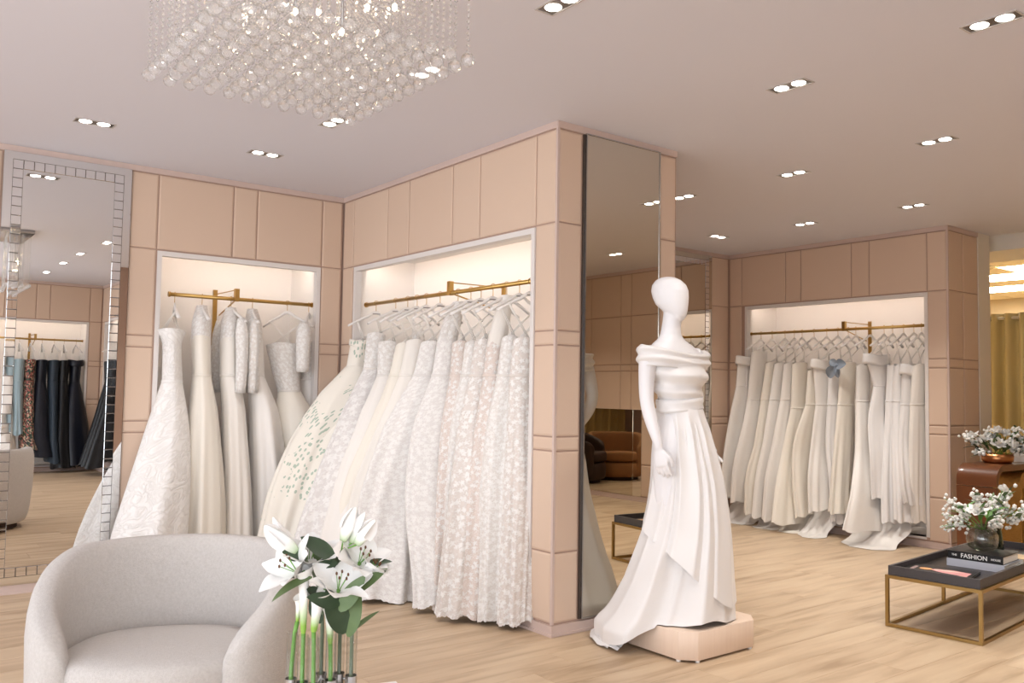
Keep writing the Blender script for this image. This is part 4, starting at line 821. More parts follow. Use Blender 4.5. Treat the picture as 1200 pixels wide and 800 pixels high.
# blue-grey bow on the tenth far gown
g = BUILT[('E', 9)]; R_ = GOWNS[6+13+9]['rows']; c = Vector((R_[0][1]-.16, R_[0][2]+.02, R_[0][0]-.02))
mb = MB()
for dz, dy, L, wd in ((.12, -.6, .10, .10), (-.75, .55, .15, .10), (.35, .3, .08, .07), (-.8, -.2, .12, .06)):
    v, f, uv = petal_grid(c, (-.3, dy, dz), (-1, -.3, .2), L, wd, .5, .5); mb.add(v, f, uv)
v, f = ico(c, .02, 2); mb.add(v, f); mb.build('bow', 'bow_blue', g, smooth=True)
def train(parent, cx, cy, ang, L, Wd, seed, m):
    rr = random.Random(seed); n, k = 26, 14; vs = []; uv = []; ca, sa = math.cos(ang), math.sin(ang); p0 = rr.uniform(0, 6)
    for i in range(n+1):
        u = i/n
        for j in range(k+1):
            t = j/k*2-1
            w = Wd*(.45+.55*math.sin(PI*min(1, u*.8+.2)))*.5*(1+.12*math.sin(u*9+p0))
            x = L*u; y = w*t+.02*math.sin(u*7+p0)
            z = .004+.24*max(0, 1-u*1.7)**1.6*(1-.25*t*t)+.017*(1-abs(t)**3)*(1-u**4)*(1+math.sin(t*9+u*4+p0)+.6*math.sin(u*17+t*5))*.6
            vs.append((cx+ca*x-sa*y, cy+sa*x+ca*y, max(z, .004))); uv.append((x, y))
    fs = [(i*(k+1)+j, i*(k+1)+j+1, (i+1)*(k+1)+j+1, (i+1)*(k+1)+j) for i in range(n) for j in range(k)]
    MB().add(vs, fs, uv).build('train', m, parent, smooth=True)
train(BUILT[('E', 1)], 7.34, 5.60, math.radians(188), .34, .42, 1, 'satin_ivory')
train(BUILT[('E', 3)], 7.32, 5.20, math.radians(186), .34, .36, 2, 'satin_ivory')
train(BUILT[('E', 5)], 7.30, 4.96, math.radians(190), .32, .34, 5, 'satin_cream')
train(BUILT[('E', 7)], 7.32, 4.73, math.radians(192), .42, .28, 3, 'satin_ivory')
train(BUILT[('E', 10)], 7.30, 4.12, math.radians(184), .46, .50, 4, 'satin_ivory')
# inner underskirt tiers of the two gowns whose hems fall short
# dark gowns of the mirrored niche
DK = [(1.76, 'organza', 'grey tulle gown leftmost of the mirrored dark rail', .02, .13, 1.1), (1.92, 'blue_satin', 'pale blue satin column gown on the mirrored rail', .55, .08, 1.0),
      (2.06, 'sequin_floral', 'floral sequin gown on the mirrored rail', .35, .10, 1.0), (2.21, 'navy_satin', 'navy satin gown left of the brocade column on the mirrored rail', .22, .15, 1.3),
      (2.37, 'navy_brocade', 'navy brocade column gown on the mirrored rail', .15, .09, 1.0), (2.50, 'black_satin', 'black gown behind the navy brocade column on the mirrored rail', .06, .13, 1.2),
      (2.66, 'navy_satin', 'wide navy ball gown with off-shoulder collar, right end of the mirrored rail', .12, .19, 1.6)]
for i, (x, m, lb, zh, wd, fl) in enumerate(DK):
    wd *= 1.3
    y0 = YR-.09
    rows = [[1.60, x, y0, .085, .15], [1.30, x, y0, .07, .11], [.9, x, y0+.06, wd*.62, .16], [.5, x, y0+.13, wd*.85, .2], [zh, x+.02, y0+.2, wd, .24]]
    gd = dict(ax=0, rows=rows, wa=1, hook=(x, y0), mat=m, hang=math.radians(90+8*math.sin(i*3)), amp=.02, k=6, straps=1)
    if i == 6: gd['band'] = 1
    gown(gd, lb, 'dress', GRP['R'], seed=70+i)
    hanger(x, y0, gd['hang'], 'white hanger of the %s gown on the mirrored dark rail, from the left' % ORD[i], HGR['R'], mark=False)
for i, y in enumerate((-1.35, -1.15, -.95)):
    x = XB+.09; rows = [[1.60, x, y, .17, .07], [1.3, x-.02, y, .13, .07], [.7, x-.1, y, .2, .09], [.12, x-.2, y, .26, .1]]
    gown(dict(ax=0, rows=rows, wa=1, hook=(x, y), mat='black_satin', hang=PI, amp=.015, k=7, straps=1), 'black gown in the niche round the mirrored corner, %s from the corner' % ORD[i], 'dress', 'black gowns round the mirrored corner', seed=90+i)
    hanger(x, y, PI, 'white hanger of the %s black gown round the mirrored corner' % ORD[i], 'hangers round the mirrored corner', mark=False)

# ------------------------------------------------------------------ plinth and mannequin
pl = thing('display_plinth', 'low pale wood plinth with cut corners under the mannequin', 'plinth', (3.49, 3.05, 0))
PX0, PX1, PY0, PY1, PZ = 3.213, 3.77, 2.793, 3.32, .145; cb = .068
oc = [(PX0+cb, PY0), (PX1-cb, PY0), (PX1, PY0+cb), (PX1, PY1-cb), (PX1-cb, PY1), (PX0+cb, PY1), (PX0, PY1-cb), (PX0, PY0+cb)]
def plinth_mat():
    m, nt, bs = nt_of('plinth_ash'); bs.inputs['Roughness'].default_value = .5
    tc = nd(nt, 'ShaderNodeTexCoord'); mp = nd(nt, 'ShaderNodeMapping'); mp.inputs['Scale'].default_value = (30, 30, 2.2); link(nt, tc.outputs['Object'], mp.inputs['Vector'])
    n = nd(nt, 'ShaderNodeTexNoise'); n.inputs['Scale'].default_value = 2; n.inputs['Detail'].default_value = 5; link(nt, mp.outputs[0], n.inputs['Vector'])
    link(nt, mixc(nt, n.outputs[0], rgb(238, 216, 196), rgb(226, 200, 178)), bs.inputs['Base Color']); MATS['plinth_ash'] = m
plinth_mat()
mb = MB(); mb.loft([[(x, y, z) for x, y in oc] for z in (.012, PZ)]); bevel(mb.build('box', 'plinth_ash', pl), .0015, 1)
for i, (x, y) in enumerate(oc):
    q = Vector((x, y, 0)); q = q+(Vector((3.49, 3.055, 0))-q).normalized()*.02
    mb = MB(); mb.lathe([(.011, .0005), (.011, .012)], q, 10); mb.build('foot', 'white_lacquer', pl)

MC = Vector((3.405, 3.066, 0))
mq = thing('mannequin', 'white egg-headed display mannequin standing on the pale plinth', 'mannequin', (MC.x, MC.y, PZ))
def ell(z, cx, cy, rx, ry, n=28, p=2.0):
    return [(MC.x+cx+rx*math.copysign(abs(math.cos(t))**(2/p), math.cos(t)), MC.y+cy+ry*math.copysign(abs(math.sin(t))**(2/p), math.sin(t)), z) for t in [2*PI*k/n for k in range(n)]]
mb = MB()
wx, wy = .018, -.02
# (z, cx, cy, rx, ry): thigh - hip - waist - bust - shoulders - neck
T = [(.70, wx, wy, .135, .095), (.80, wx, wy, .155, .105), (.92, wx, wy, .168, .112), (1.02, wx, wy, .165, .112), (1.12, wx, wy, .138, .098), (1.21, wx, wy, .112, .082), (1.27, wx*.9, wy, .116, .086),
     (1.33, wx*.8, wy-.005, .134, .098), (1.38, wx*.6, wy-.006, .148, .108), (1.43, .006, wy+.006, .158, .10), (1.48, .002, -.004, .172, .086), (1.515, -.004, .004, .168, .070), (1.542, -.008, .010, .130, .060),
     (1.562, -.012, .014, .088, .056), (1.585, -.014, .016, .062, .052), (1.62, -.014, .014, .051, .050), (1.66, -.013, .008, .048, .050), (1.72, -.012, .0, .046, .052)]
mb.loft([ell(*t) for t in T])
# egg head
fh = Vector((.52, -.85, 0)).normalized(); sh_ = Vector((-fh.y, fh.x, 0)); hc = MC+Vector((-.020, .012, 1.782))
E_ = [(-.124, .050, .040, .012), (-.118, .066, .012, .030), (-.10, .080, -.004, .050), (-.07, .088, .040, .064), (-.035, .092, .078, .074), (0, .094, .094, .079), (.035, .092, .102, .080), (.065, .080, .098, .073), (.09, .055, .080, .057), (.104, .026, .055, .036), (.109, .004, .028, .014)]
rings = []
for z, fr, bk, wd in E_:
    rings.append([hc+Vector((0, 0, z))+fh*((fr-bk)/2+(fr+bk)/2*math.cos(t))+sh_*(wd*math.sin(t)) for t in [2*PI*k/28 for k in range(28)]])
mb.loft(rings)
def limb(pts, rad, seg=14):
    R = interp([(i,)+tuple(p)+(q,) for i, (p, q) in enumerate(zip(pts, rad))], (len(pts)-1)*5, 0)
    mb.tube([MC+Vector((r[1], r[2], r[3])) for r in R], [r[4] for r in R], seg)
# right arm hanging beside the skirt, left arm resting forward on it
limb([(-.150, .004, 1.500), (-.190, .004, 1.455), (-.196, .010, 1.36), (-.198, .006, 1.245), (-.196, -.022, 1.15), (-.190, -.058, 1.05), (-.186, -.068, 1.01)], [.042, .047, .042, .036, .034, .025, .021])
limb([(.150, .004, 1.500), (.190, .008, 1.455), (.200, .040, 1.36), (.205, .062, 1.26), (.205, .030, 1.17), (.198, -.035, 1.085), (.195, -.062, 1.055)], [.042, .047, .042, .036, .034, .025, .021])
def hand(wr, d, thumb_side):
    """palm, four unequal fingers with a knuckle bend and a thumb off the side of the palm"""
    wr = Vector(wr); d = Vector(d).normalized(); o = Vector(thumb_side); o = (o-d*o.dot(d)).normalized(); nrm = d.cross(o)
    rings = []
    for u, w, t in ((-.02, .020, .018), (0, .022, .017), (.03, .034, .015), (.06, .038, .014), (.085, .037, .012), (.092, .030, .009)):
        c = MC+wr+d*u; rings.append([c+o*(w*math.cos(q))+nrm*(t*math.sin(q)) for q in [2*PI*k/14 for k in range(14)]])
    mb.loft(rings)
    for k, (off, L) in enumerate(((.027, .070), (.009, .079), (-.009, .073), (-.026, .057))):
        b = MC+wr+d*.078+o*off; pts = [b]; a = 0
        for sgm in (.42, .33, .25):
            a += .16+.03*k; pts.append(pts[-1]+(d*math.cos(a)-nrm*math.sin(a))*(L*sgm)+o*(off*.08))
        mb.tube(pts, [.0088, .0086, .0078, .0062], 9)
    b = MC+wr+d*.022+o*.022
    mb.tube([b, b+d*.028+o*.022-nrm*.006, b+d*.056+o*.028-nrm*.016, b+d*.078+o*.024-nrm*.022], [.012, .011, .0095, .007], 9)
hand((-.186, -.068, 1.01), (.08, -.16, -1), (.3, -1, 0))
hand((.195, -.062, 1.055), (-.05, -.48, -.9), (-.8, -.5, 0))
# legs and feet on the plinth
for s in (-1, 1):
    limb([(wx+.078*s, wy, .86), (wx+.076*s, wy, .74), (wx+.066*s, wy-.01, .60), (wx+.06*s, wy+.01, .48), (wx+.056*s, wy+.02, .34), (wx+.052*s, wy+.02, .24)], [.078, .076, .052, .05, .042, .030])
    limb([(wx+.052*s, wy+.03, .25), (wx+.052*s, wy-.03, .205), (wx+.053*s, wy-.10, .168), (wx+.053*s, wy-.15, .159)], [.030, .028, .022, .013])
    limb([(wx+.052*s, wy+.03, .25), (wx+.052*s, wy+.05, .19), (wx+.052*s, wy+.052, .157)], [.028, .018, .010])
body = mb.build('body', 'mannequin_white', mq)
md = body.modifiers.new('fuse', 'REMESH'); md.mode = 'VOXEL'; md.voxel_size = .0042; md.use_smooth_shade = True
md = body.modifiers.new('ease', 'SMOOTH'); md.factor = .5; md.iterations = 8
S1 = Vector((.67017, -.742208, 0)); N1 = Vector((.742208, .67017, 0))
gm = thing('draped_gown', 'white off-the-shoulder satin gown with wrap skirt and train, worn by the mannequin', 'dress', (MC.x, MC.y, PZ+.01))
DC = Vector((3.40, 3.07, 0))
# bodice rings follow the body; folds run diagonally
def body_at(z):
    for a, b in zip(T, T[1:]):
        if a[0] <= z <= b[0]:
            t = (z-a[0])/(b[0]-a[0]); return [lerp(p, q, t) for p, q in zip(a, b)]
rings = []; uv = []; n = 80
for i in range(41):
    z = lerp(1.485, 1.245, i/40); _, cx, cy, rx, ry = body_at(z); ring = []
    for j in range(n):
        th = 2*PI*j/n
        fold = .009*math.sin((z*70)+2.2*math.cos(th)+.6*math.sin(2*th))+.004*max(0, math.sin(z*43-3*math.cos(th-.5)))
        e = .013+fold*(1 if z < 1.44 else .5)
        if i == 0: e = .004
        ring.append((MC.x+cx+(rx+e)*math.cos(th), MC.y+cy+(ry+e)*math.sin(th), z+.012*math.cos(th))); uv.append((th*.14, z))
    rings.append(ring)
MB().loft(rings, False, False, True, uv).build('bodice', 'satin_white', gm, smooth=True)
rings = []; uv = []
for i, (z, e) in enumerate(((1.262, .012), (1.258, .022), (1.24, .024), (1.222, .0205), (1.21, .025), (1.20, .025), (1.195, .012))):
    _, cx, cy, rx, ry = body_at(z); ring = []
    for j in range(n):
        th = 2*PI*j/n; ring.append((MC.x+cx+(rx+e)*math.cos(th), MC.y+cy+(ry+e)*math.sin(th), z+.012*math.cos(th))); uv.append((th*.14, z))
    rings.append(ring)
MB().loft(rings, False, False, True, uv).build('waistband', 'satin_white', gm, smooth=True)
rings = []; uv = []
for i in range(17):
    q = i/16; ring = []
    z = lerp(1.512, 1.405, q)
    out = .012+.016*math.sin(PI*q)**.6
    for j in range(n):
        th = 2*PI*j/n; c, s = math.cos(th), math.sin(th)
        rx = .228+out*.6; ry = .098+out
        fold = .007*math.sin(q*13+1.1*math.sin(th*2)+.5*c)
        zz = z+.016*c*(-1)*.4-.022*(s < 0)*(-s)*(1-q)+.012*abs(c)
        ring.append((MC.x+.0+(rx+fold)*c, MC.y+.004+(ry+fold)*s*(1 if abs(c) < .8 else .98), zz)); uv.append((th*.2, z))
    rings.append(ring)
rings.insert(0, [(MC.x+(p[0]-MC.x)*.93, MC.y+(p[1]-MC.y)*.9, p[2]-.012) for p in rings[0]]); uv = uv[:n]+uv
rings.append([(MC.x+(p[0]-MC.x)*.93, MC.y+(p[1]-MC.y)*.88, p[2]+.012) for p in rings[-1]]); uv += uv[-n:]
MB().loft(rings, False, False, True, uv).build('off_shoulder_band', 'satin_white', gm, smooth=True)
# skirt: rows (z, left offset, right offset, half depth, depth centre) across and along N1
SK = [(1.205, -.085, .140, .098, 0.0), (1.11, -.085, .174, .118, .0), (.98, -.095, .212, .135, .0), (.85, -.10, .246, .15, .005), (.72, -.118, .268, .168, .01), (.59, -.150, .284, .188, .02),
      (.46, -.196, .294, .215, .03), (.33, -.245, .304, .245, .045), (.24, -.292, .312, .27, .055), (.17, -.335, .318, .29, .06), (.10, -.40, .322, .31, .06)]
def skirt(name, m, zend, off=0., th0=0., th1=2*PI, amp=1.0, seed=0, n=150, rows=70, ease=0):
    R = interp([tuple(-v if k == 0 else v for k, v in enumerate(r)) for r in SK], 120, 0); R = [(-r[0],)+tuple(r[1:]) for r in R]
    def at(z):
        z = min(max(z, R[-1][0]), R[0][0]); f = (R[0][0]-z)/(R[0][0]-R[-1][0])*120; i = min(int(f), 119); t = f-i
        return [lerp(a, b, t) for a, b in zip(R[i], R[i+1])]
    vs = []; uv = []; full = th1-th0 > 6.2
    for i in range(rows+1):
        for j in range(n if full else n+1):
            th = th0+(th1-th0)*j/n; ze = zend(th); z = lerp(1.205, ze, i/rows); r = at(z); u = (1.205-z)/1.1
            a = (r[2]-r[1])/2; c = (r[1]+r[2])/2
            pl_ = .015*(1-2*abs(math.sin(6.5*th+1.0*u+seed))**.8)*min(1, u*9)*(1-.3*u)+.022*u*math.sin(6*th+1.2*u+seed*2+.8)+.018*u*math.sin(4*th-1.5*u+seed)
            pl_ *= amp
            x = c+(a+off+pl_*.35)*math.cos(th); y = r[4]+(r[3]+off+pl_)*math.sin(th)
            p = DC+S1*x+N1*y
            zz = z
            if z <= .03: zz = .006+.004*math.sin(9*th)
            inside = PX0-.012 < p.x < PX1+.012 and PY0-.012 < p.y < PY1+.012
            if inside: zz = max(zz, PZ+.006)
            vs.append((p.x, p.y, zz)); uv.append((th*.22, z))
    k = n if full else n+1; fs = []
    for i in range(rows):
        for j in range(n):
            a = i*k+j; b = i*k+(j+1) % k; fs.append((a, b, b+k, a+k))
    return MB().add(vs, fs, uv).build(name, m, gm, smooth=True)
def hem_z(th):
    # floor level behind and to the left (train), plinth level at the front right, lifted scallops at the front
    x = math.cos(th); y = math.sin(th)
    base = .152
    k = max(0., min(1., (-x-.05)*1.6)); base = lerp(base, .012, k*k*(3-2*k))
    if y < -.1: base += .018*math.sin(5*th)+.008
    return base
skirt('skirt', 'satin_white', hem_z)
def wrap_z(th):
    x = math.cos(th); y = -math.sin(th)
    return .42-.20*x+.02*math.sin(3*th)
skirt('wrap_overskirt', 'satin_white', wrap_z, .012, -PI*1.02, PI*.12, .9, 1.7, 110, 60)
# train spreading over the floor on the left
vs = []; uv = []; nn, kk = 30, 18
for i in range(nn+1):
    u = i/nn
    for j in range(kk+1):
        t = j/kk*2-1
        d_ = lerp(.29, .425, u); aa = t*1.0
        p = DC+N1*.08-S1*(d_*math.cos(aa*.9)*1.0)+N1*(lerp(.27, .33, u)*math.sin(aa))
        z = lerp(.17, .006, u**.6)+.012*(1-u)*math.sin(t*9+2)+(.008+.007*math.sin(t*13))*(u > .8)*u
        if PX0-.01 < p.x < PX1 and PY0-.01 < p.y < PY1+.01: z = max(z, PZ+.008)
        vs.append((p.x, p.y, max(z, .004))); uv.append((u*.3, t*.4))
fs = [(i*(kk+1)+j, i*(kk+1)+j+1, (i+1)*(kk+1)+j+1, (i+1)*(kk+1)+j) for i in range(nn) for j in range(kk)]
MB().add(vs, fs, uv).build('train', 'satin_white', gm, smooth=True)
# ------------------------------------------------------------------ tub chair
def tub_chair(name, label, cx, cy, face, R=.43, m='linen', htop=.70, harm=.47, seatz=.40, group=None):
    r = thing(name, label, 'armchair', (cx, cy, 0), group)
    Tk = .104; Rm = R-Tk/2; n = 56; rings = []; ring_n = 22
    A = math.radians(142)
    for i in range(n+1):
        ph = lerp(-A, A, i/n); e = max(0, (abs(ph)-math.radians(60))/(A-math.radians(60)))
        ht = lerp(htop, harm, e*e*(3-2*e)*.55+e*.45*e)
        ang = face+PI+ph; c = Vector((cx+Rm*math.cos(ang), cy+Rm*math.sin(ang), 0)); o = Vector((math.cos(ang), math.sin(ang), 0))
        end = min(1, (n/2-abs(i-n/2))/3.0); tk = Tk/2*math.sqrt(max(0.02, 1-(1-end)**2)); z0 = .05; ht -= (1-end)**2*.05
        ring = []
        for k in range(ring_n):
            q = 2*PI*k/ring_n; cc, ss = math.cos(q), math.sin(q)
            x = math.copysign(abs(cc)**.55, cc)*tk; zc = (ht+z0)/2; z = zc+math.copysign(abs(ss)**.42, ss)*(ht-z0)/2
            bulge = .012*math.sin(PI*(z-z0)/(ht-z0))
            lean = .035*(z-z0)/(ht-z0)-.02
            ring.append(c+o*(x+bulge*(1 if cc > 0 else -.3)+lean)+Vector((0, 0, z)))
        rings.append(ring)
    MB().loft(rings).build('shell', m, r, smooth=True)
    f = Vector((math.cos(face), math.sin(face), 0)); s = Vector((-f.y, f.x, 0)); c0 = Vector((cx, cy, 0))
    def pad(name, z0, z1, rad, fwd, crown, tilt):
        rings = []; nn = 48
        prof = [(0, .0), (.80, .0), (.95, .06), (1.0, .25), (1.0, .72), (.97, .9), (.90, .98), (.7, 1.0), (.4, 1.0), (.12, 1.0)]
        for q, h in prof[1:]:
            ring = []
            for k in range(nn):
                t = 2*PI*k/nn; x = math.cos(t); y = math.sin(t)
                px = rad*(math.copysign(abs(x)**.8, x)); py = rad*.985*math.copysign(abs(y)**.85, y)
                p = c0+f*(px*q+fwd)+s*(py*q)
                zz = z0+(z1-z0)*h+(crown*(1-q*q) if h >= .9 else 0)+tilt*(px*q)*(1 if h > .5 else 0)
                ring.append((p.x, p.y, zz))
            rings.append(ring)
        return MB().loft(rings).build(name, m, r, smooth=True)
    pad('seat_base', .045, seatz-.13, .334, .036, 0, 0)
    pad('seat_cushion', seatz-.128, seatz, .330, .050, .012, .05)
    rings = [[(cx+(R-.1)*math.cos(2*PI*k/32), cy+(R-.1)*math.sin(2*PI*k/32), z) for k in range(32)] for z in (.001, .05)]
    MB().loft(rings).build('plinth_base', 'dark_brown', r)
    return r
tub_chair('tub_chair', 'cream linen tub chair with rounded back in the foreground', .930, 3.168, math.atan2(-.87, -.49))
tub_chair('tub_chair', 'rounded brown boucle chair glimpsed low in the pillar mirror', 5.75, -2.3, math.radians(60), .42, 'brown_boucle', .68, .5, .40)
tub_chair('tub_chair', 'dark brown chair beside the brown boucle one in the pillar mirror', 6.52, -2.25, math.radians(120), .40, 'dark_brown', .70, .55, .42)

# ------------------------------------------------------------------ white table, book, tube vase and lilies in the foreground
t = thing('side_table', 'white table under the lily vase, mostly below the frame', 'table', (1.03, 2.22, 0))
rot = math.radians(25)
def rrect(cx, cy, hx, hy, rot, rad=.03, k=5):
    o = []
    for sx, sy, a0 in ((1, 1, 0), (-1, 1, 90), (-1, -1, 180), (1, -1, 270)):
        for i in range(k):
            a = math.radians(a0+90*i/(k-1)); x = sx*(hx-rad)+rad*math.cos(a); y = sy*(hy-rad)+rad*math.sin(a)
            o.append((cx+x*math.cos(rot)-y*math.sin(rot), cy+x*math.sin(rot)+y*math.cos(rot)))
    return o
TX, TY = 1.02, 2.10
MB().loft([[(x, y, z) for x, y in rrect(TX, TY, .24, .24, math.radians(62), .05)] for z in (.375, .40)]).build('table_top', 'white_lacquer', t)
MB().lathe([(.20, 0.001), (.20, .012), (.03, .02), (.025, .376)], (TX, TY, 0), 28).build('pedestal', 'white_lacquer', t, smooth=False)
def book(name, label, cx, cy, z, L, Wd, h, rot, cover, cat='book', group=None, spine=True):
    """length L along the spine; spine on the -width side"""
    r = thing(name, label, cat, (cx, cy, z), group)
    u = Vector((math.cos(rot), math.sin(rot), 0)); v = Vector((-u.y, u.x, 0)); c = Vector((cx, cy, z))
    def slab(a0, a1, b0, b1, z0, z1):
        mb = MB(); p = [c+u*a+v*b for a, b in ((a0, b0), (a1, b0), (a1, b1), (a0, b1))]
        return mb.loft([[(q.x, q.y, z+zz) for q in p] for zz in (z0, z1)])
    ct = .003
    slab(-L/2, L/2, -Wd/2, Wd/2, 0, ct).build('back_cover', cover, r, fix=True)
    slab(-L/2, L/2, -Wd/2, Wd/2, h-ct, h).build('front_cover', cover, r, fix=True)
    slab(-L/2, L/2, -Wd/2, -Wd/2+ct, ct, h-ct).build('spine', cover, r, fix=True)
    slab(-L/2+.004, L/2-.004, -Wd/2+ct, Wd/2-.005, ct, h-ct).build('page_block', 'paper', r, fix=True)
    return r, c, u, v
book('white_book', 'white book lying on the table in front of the lily vase', 1.115, 2.14, .40, .30, .22, .05, math.radians(-14), 'white_cover')
vs_ = thing('tube_vase', 'chain of clear glass tube vases joined by grey metal rings', 'vase', (1.06, 2.31, .40))
VS = Vector((.914, -.405, 0)); VN = Vector((.405, .914, 0))     # across / away from the viewer at the vase
def at_v(px, py, d=0.0):     # a measured point of the flowers, d metres behind the middle of the vase
    v = _f+_r*((px-600)/FPX)-_u*((py-400)/FPX); return Vector((0, 0, CAM_H))+v*((2.535+d)/math.hypot(v.x, v.y))
TUBES = [Vector((q.x, q.y, 0)) for q in (at_v(a, 760, b) for a, b in ((342, .0), (355, -.035), (368, -.06), (377, .03), (388, -.03), (398, .025), (412, .0)))]
for i, p in enumerate(TUBES):
    g = MB(); hh = .205
    g.lathe([(.0005, .002), (.013, .002), (.0155, .006), (.0155, hh), (.0141, hh), (.0141, .01), (.0005, .008)], (p.x, p.y, .40), 20, False, False)
    g.build('glass_tube', 'glass', vs_, smooth=True, fix=True)
    MB().lathe([(.0172, .052), (.0172, .078), (.0160, .078), (.0160, .052), (.0172, .052)], (p.x, p.y, .40), 20, False, False).build('ring', 'steel', vs_, smooth=False, fix=True)
    if i:
        q = TUBES[i-1]; d = (p-q).normalized(); a = q+d*.0172+Vector((0, 0, .465)); b = p-d*.0172+Vector((0, 0, .465))
        MB().tube([a, b], .0035, 8).build('hinge', 'steel', vs_)
def calla(label, tube, top, bot, wid, lean=0):
    r = thing('calla_lily', label, 'flower', (tube.x, tube.y, .41), 'calla lilies in the tube vase')
    b = Vector(bot); t = Vector(top)
    MB().tube([Vector((tube.x, tube.y, .412)), Vector((tube.x, tube.y, .50)), b.lerp(Vector((tube.x, tube.y, b.z)), .5)-Vector((0, 0, .03)), b], [.0062, .0060, .0058, .0064], 10).build('stem', 'stem_green', r, smooth=True)
    n, m = 14, 24; vs = []; uv = []
    ax = (t-b); L = ax.length; ax.normalize(); sx = VS; sn = ax.cross(sx).normalized(); sx = sn.cross(ax)
    for i in range(n+1):
        u = i/n; rad = wid*(.28+.30*u+.42*max(0, (u-.55)/.45)**2.2) if u > .05 else wid*.22
        for j in range(m):
            q = 2*PI*j/m; lip = max(0, (u-.8)/.2)
            k = .5+.5*math.cos(q-.6)
            p = b+ax*(L*u*(1-.10*lip*(1-k))+lip*k*.012)+(sx*math.cos(q)+sn*math.sin(q))*(rad*(1+lip*.35*k))
            vs.append(p); uv.append((q, u))
    fs = [(i*m+j, i*m+(j+1) % m, (i+1)*m+(j+1) % m, (i+1)*m+j) for i in range(n) for j in range(m)]
    MB().add(vs, fs, uv).build('bloom', 'calla', r, smooth=True)
    MB().tube([b+ax*(L*.25), b+ax*(L*.8)], [.004, .003], 8).build('spadix', 'petal_cream', r, smooth=True)
    return r
calla('closed calla bud, leftmost stem of the tube vase', TUBES[0], at_v(351, 700, .0), at_v(348.5, 728, .0), .017)
calla('tallest white calla, second stem from the left in the tube vase', TUBES[1], at_v(356, 662, -.03), at_v(355.5, 742, -.03), .027)
calla('white calla with flared lip, third stem from the left in the tube vase', TUBES[2], at_v(374, 694, -.05), at_v(367.5, 740, -.05), .031)
calla('short white calla in the middle of the tube vase', TUBES[4], at_v(386, 706, -.03), at_v(387, 754, -.03), .026)
LEAFP = lambda u: math.sin(PI*min(1, u**.85*.97+.03))**.75
def lily_petals(part, c, axis, L, W, spread, n=6, seed=0, curl=.55, m='petal_white', face=None):
    axis = Vector(axis).normalized(); a = axis.orthogonal().normalized(); b = axis.cross(a); rr = random.Random(seed)
    for k in range(n):
        q = 2*PI*k/n+rr.uniform(-.1, .1)+seed; o = a*math.cos(q)+b*math.sin(q)
        d = axis*math.cos(spread)+o*math.sin(spread); up = axis*math.sin(spread)-o*math.cos(spread)
        w = W*(1.0 if k % 2 else .72)
        v, f, uv = petal_grid(Vector(c)+o*.004, d, up, L*rr.uniform(.92, 1.05), w, curl*rr.uniform(.7, 1.2), .22, 10, 6, wave=.10, prof=lambda u: math.sin(PI*min(1, .10+u*.88))**.8*(1.0-.15*u))
        MB().add(v, f, uv).build('petal', m, part, smooth=True)
def lily(label, tube, path, leaves, blooms, buds):
    r = thing('lily_stem', label, 'flower', (tube.x, tube.y, .41), 'lily stems in the tube vase')
    pts = [Vector((tube.x, tube.y, .412)), Vector((tube.x, tube.y, .60))]+[Vector(p) for p in path]
    MB().tube(pts, [.0055]*2+[.005-.0015*i/len(path) for i in range(len(path))], 9).build('stem', 'stem_grey', r, smooth=True)
    for (p, q, w, curl, side, m) in leaves:
        w *= 1.3
        p, q = Vector(p), Vector(q); d = q-p
        v, f, uv = petal_grid(p, d, VN*-1*side[0]+Vector((0, 0, 1))*side[1]+VS*side[2], d.length*1.06, w, curl, .12, 10, 4, prof=LEAFP)
        MB().add(v, f, uv).build('leaf', m, r, smooth=True)
    for i, (c, ax, L, W, sp, cu) in enumerate(blooms):
        c = Vector(c); ax = Vector(ax).normalized()
        e = min(pts[1:], key=lambda p: (p-c).length)
        bl = MB().tube([e, e.lerp(c, .6)+Vector((0, 0, .004)), c-ax*.004, c+ax*.008], [.0026, .0026, .0036, .006], 8).build('bloom', 'stem_green', r, smooth=True)
        lily_petals(bl, c, ax, L, W, sp, 6, i+.3, cu)
        a = ax.orthogonal().normalized(); b2 = ax.cross(a)
        for k in range(5):
            q = 2*PI*k/5+.4; tip = c+ax*(L*.55)+(a*math.cos(q)+b2*math.sin(q))*(L*.16)
            MB().tube([c, tip], .0011, 5).build('filament', 'stem_green', bl); 
            v, f = ico(tip, .0035, 1, 1.6); MB().add(v, f).build('anther', 'anther', bl)
    for i, (p, q, w) in enumerate(buds):
        p, q = Vector(p), Vector(q); ax = (q-p); L = ax.length; e = min(pts[1:], key=lambda s: (s-p).length)
        bd = MB().tube([e, e.lerp(p, .6), p, p+ax*.06], [.0024, .0024, .003, .005], 8).build('bud', 'stem_green', r, smooth=True)
        n = 12; rings = []; uv = []; axn = ax.normalized(); a = axn.orthogonal().normalized(); b2 = axn.cross(a)
        for k in range(n+1):
            u = k/n; rad = w*(.26+.74*math.sin(PI*min(1, (u*.9+.05)**.85))**.9)*.5*(1-.25*u)
            if k == n: rad = w*.08
            ring = []
            for j in range(18):
                t_ = 2*PI*j/18; rr_ = rad*(1+.13*math.cos(3*t_)); ring.append(p+axn*(L*u)+(a*math.cos(t_)+b2*math.sin(t_))*rr_); uv.append((t_, u))
            rings.append(ring)
        MB().loft(rings, True, True, True, uv).build('closed_petals', 'lily_bud', bd, smooth=True)
        for k in range(2):      # one or two petals peeling open at the tip
            t_ = 2.1*k+i; o = a*math.cos(t_)+b2*math.sin(t_)
            v, f, uv = petal_grid(p+axn*(L*.35)+o*w*.5, axn+o*.12, o, L*.66, w*.9, .35, .3, 8, 4, prof=lambda u: math.sin(PI*min(1, .3+u*.68))**.8)
            MB().add(v, f, uv).build('petal', 'petal_white', bd, smooth=True)
V = at_v
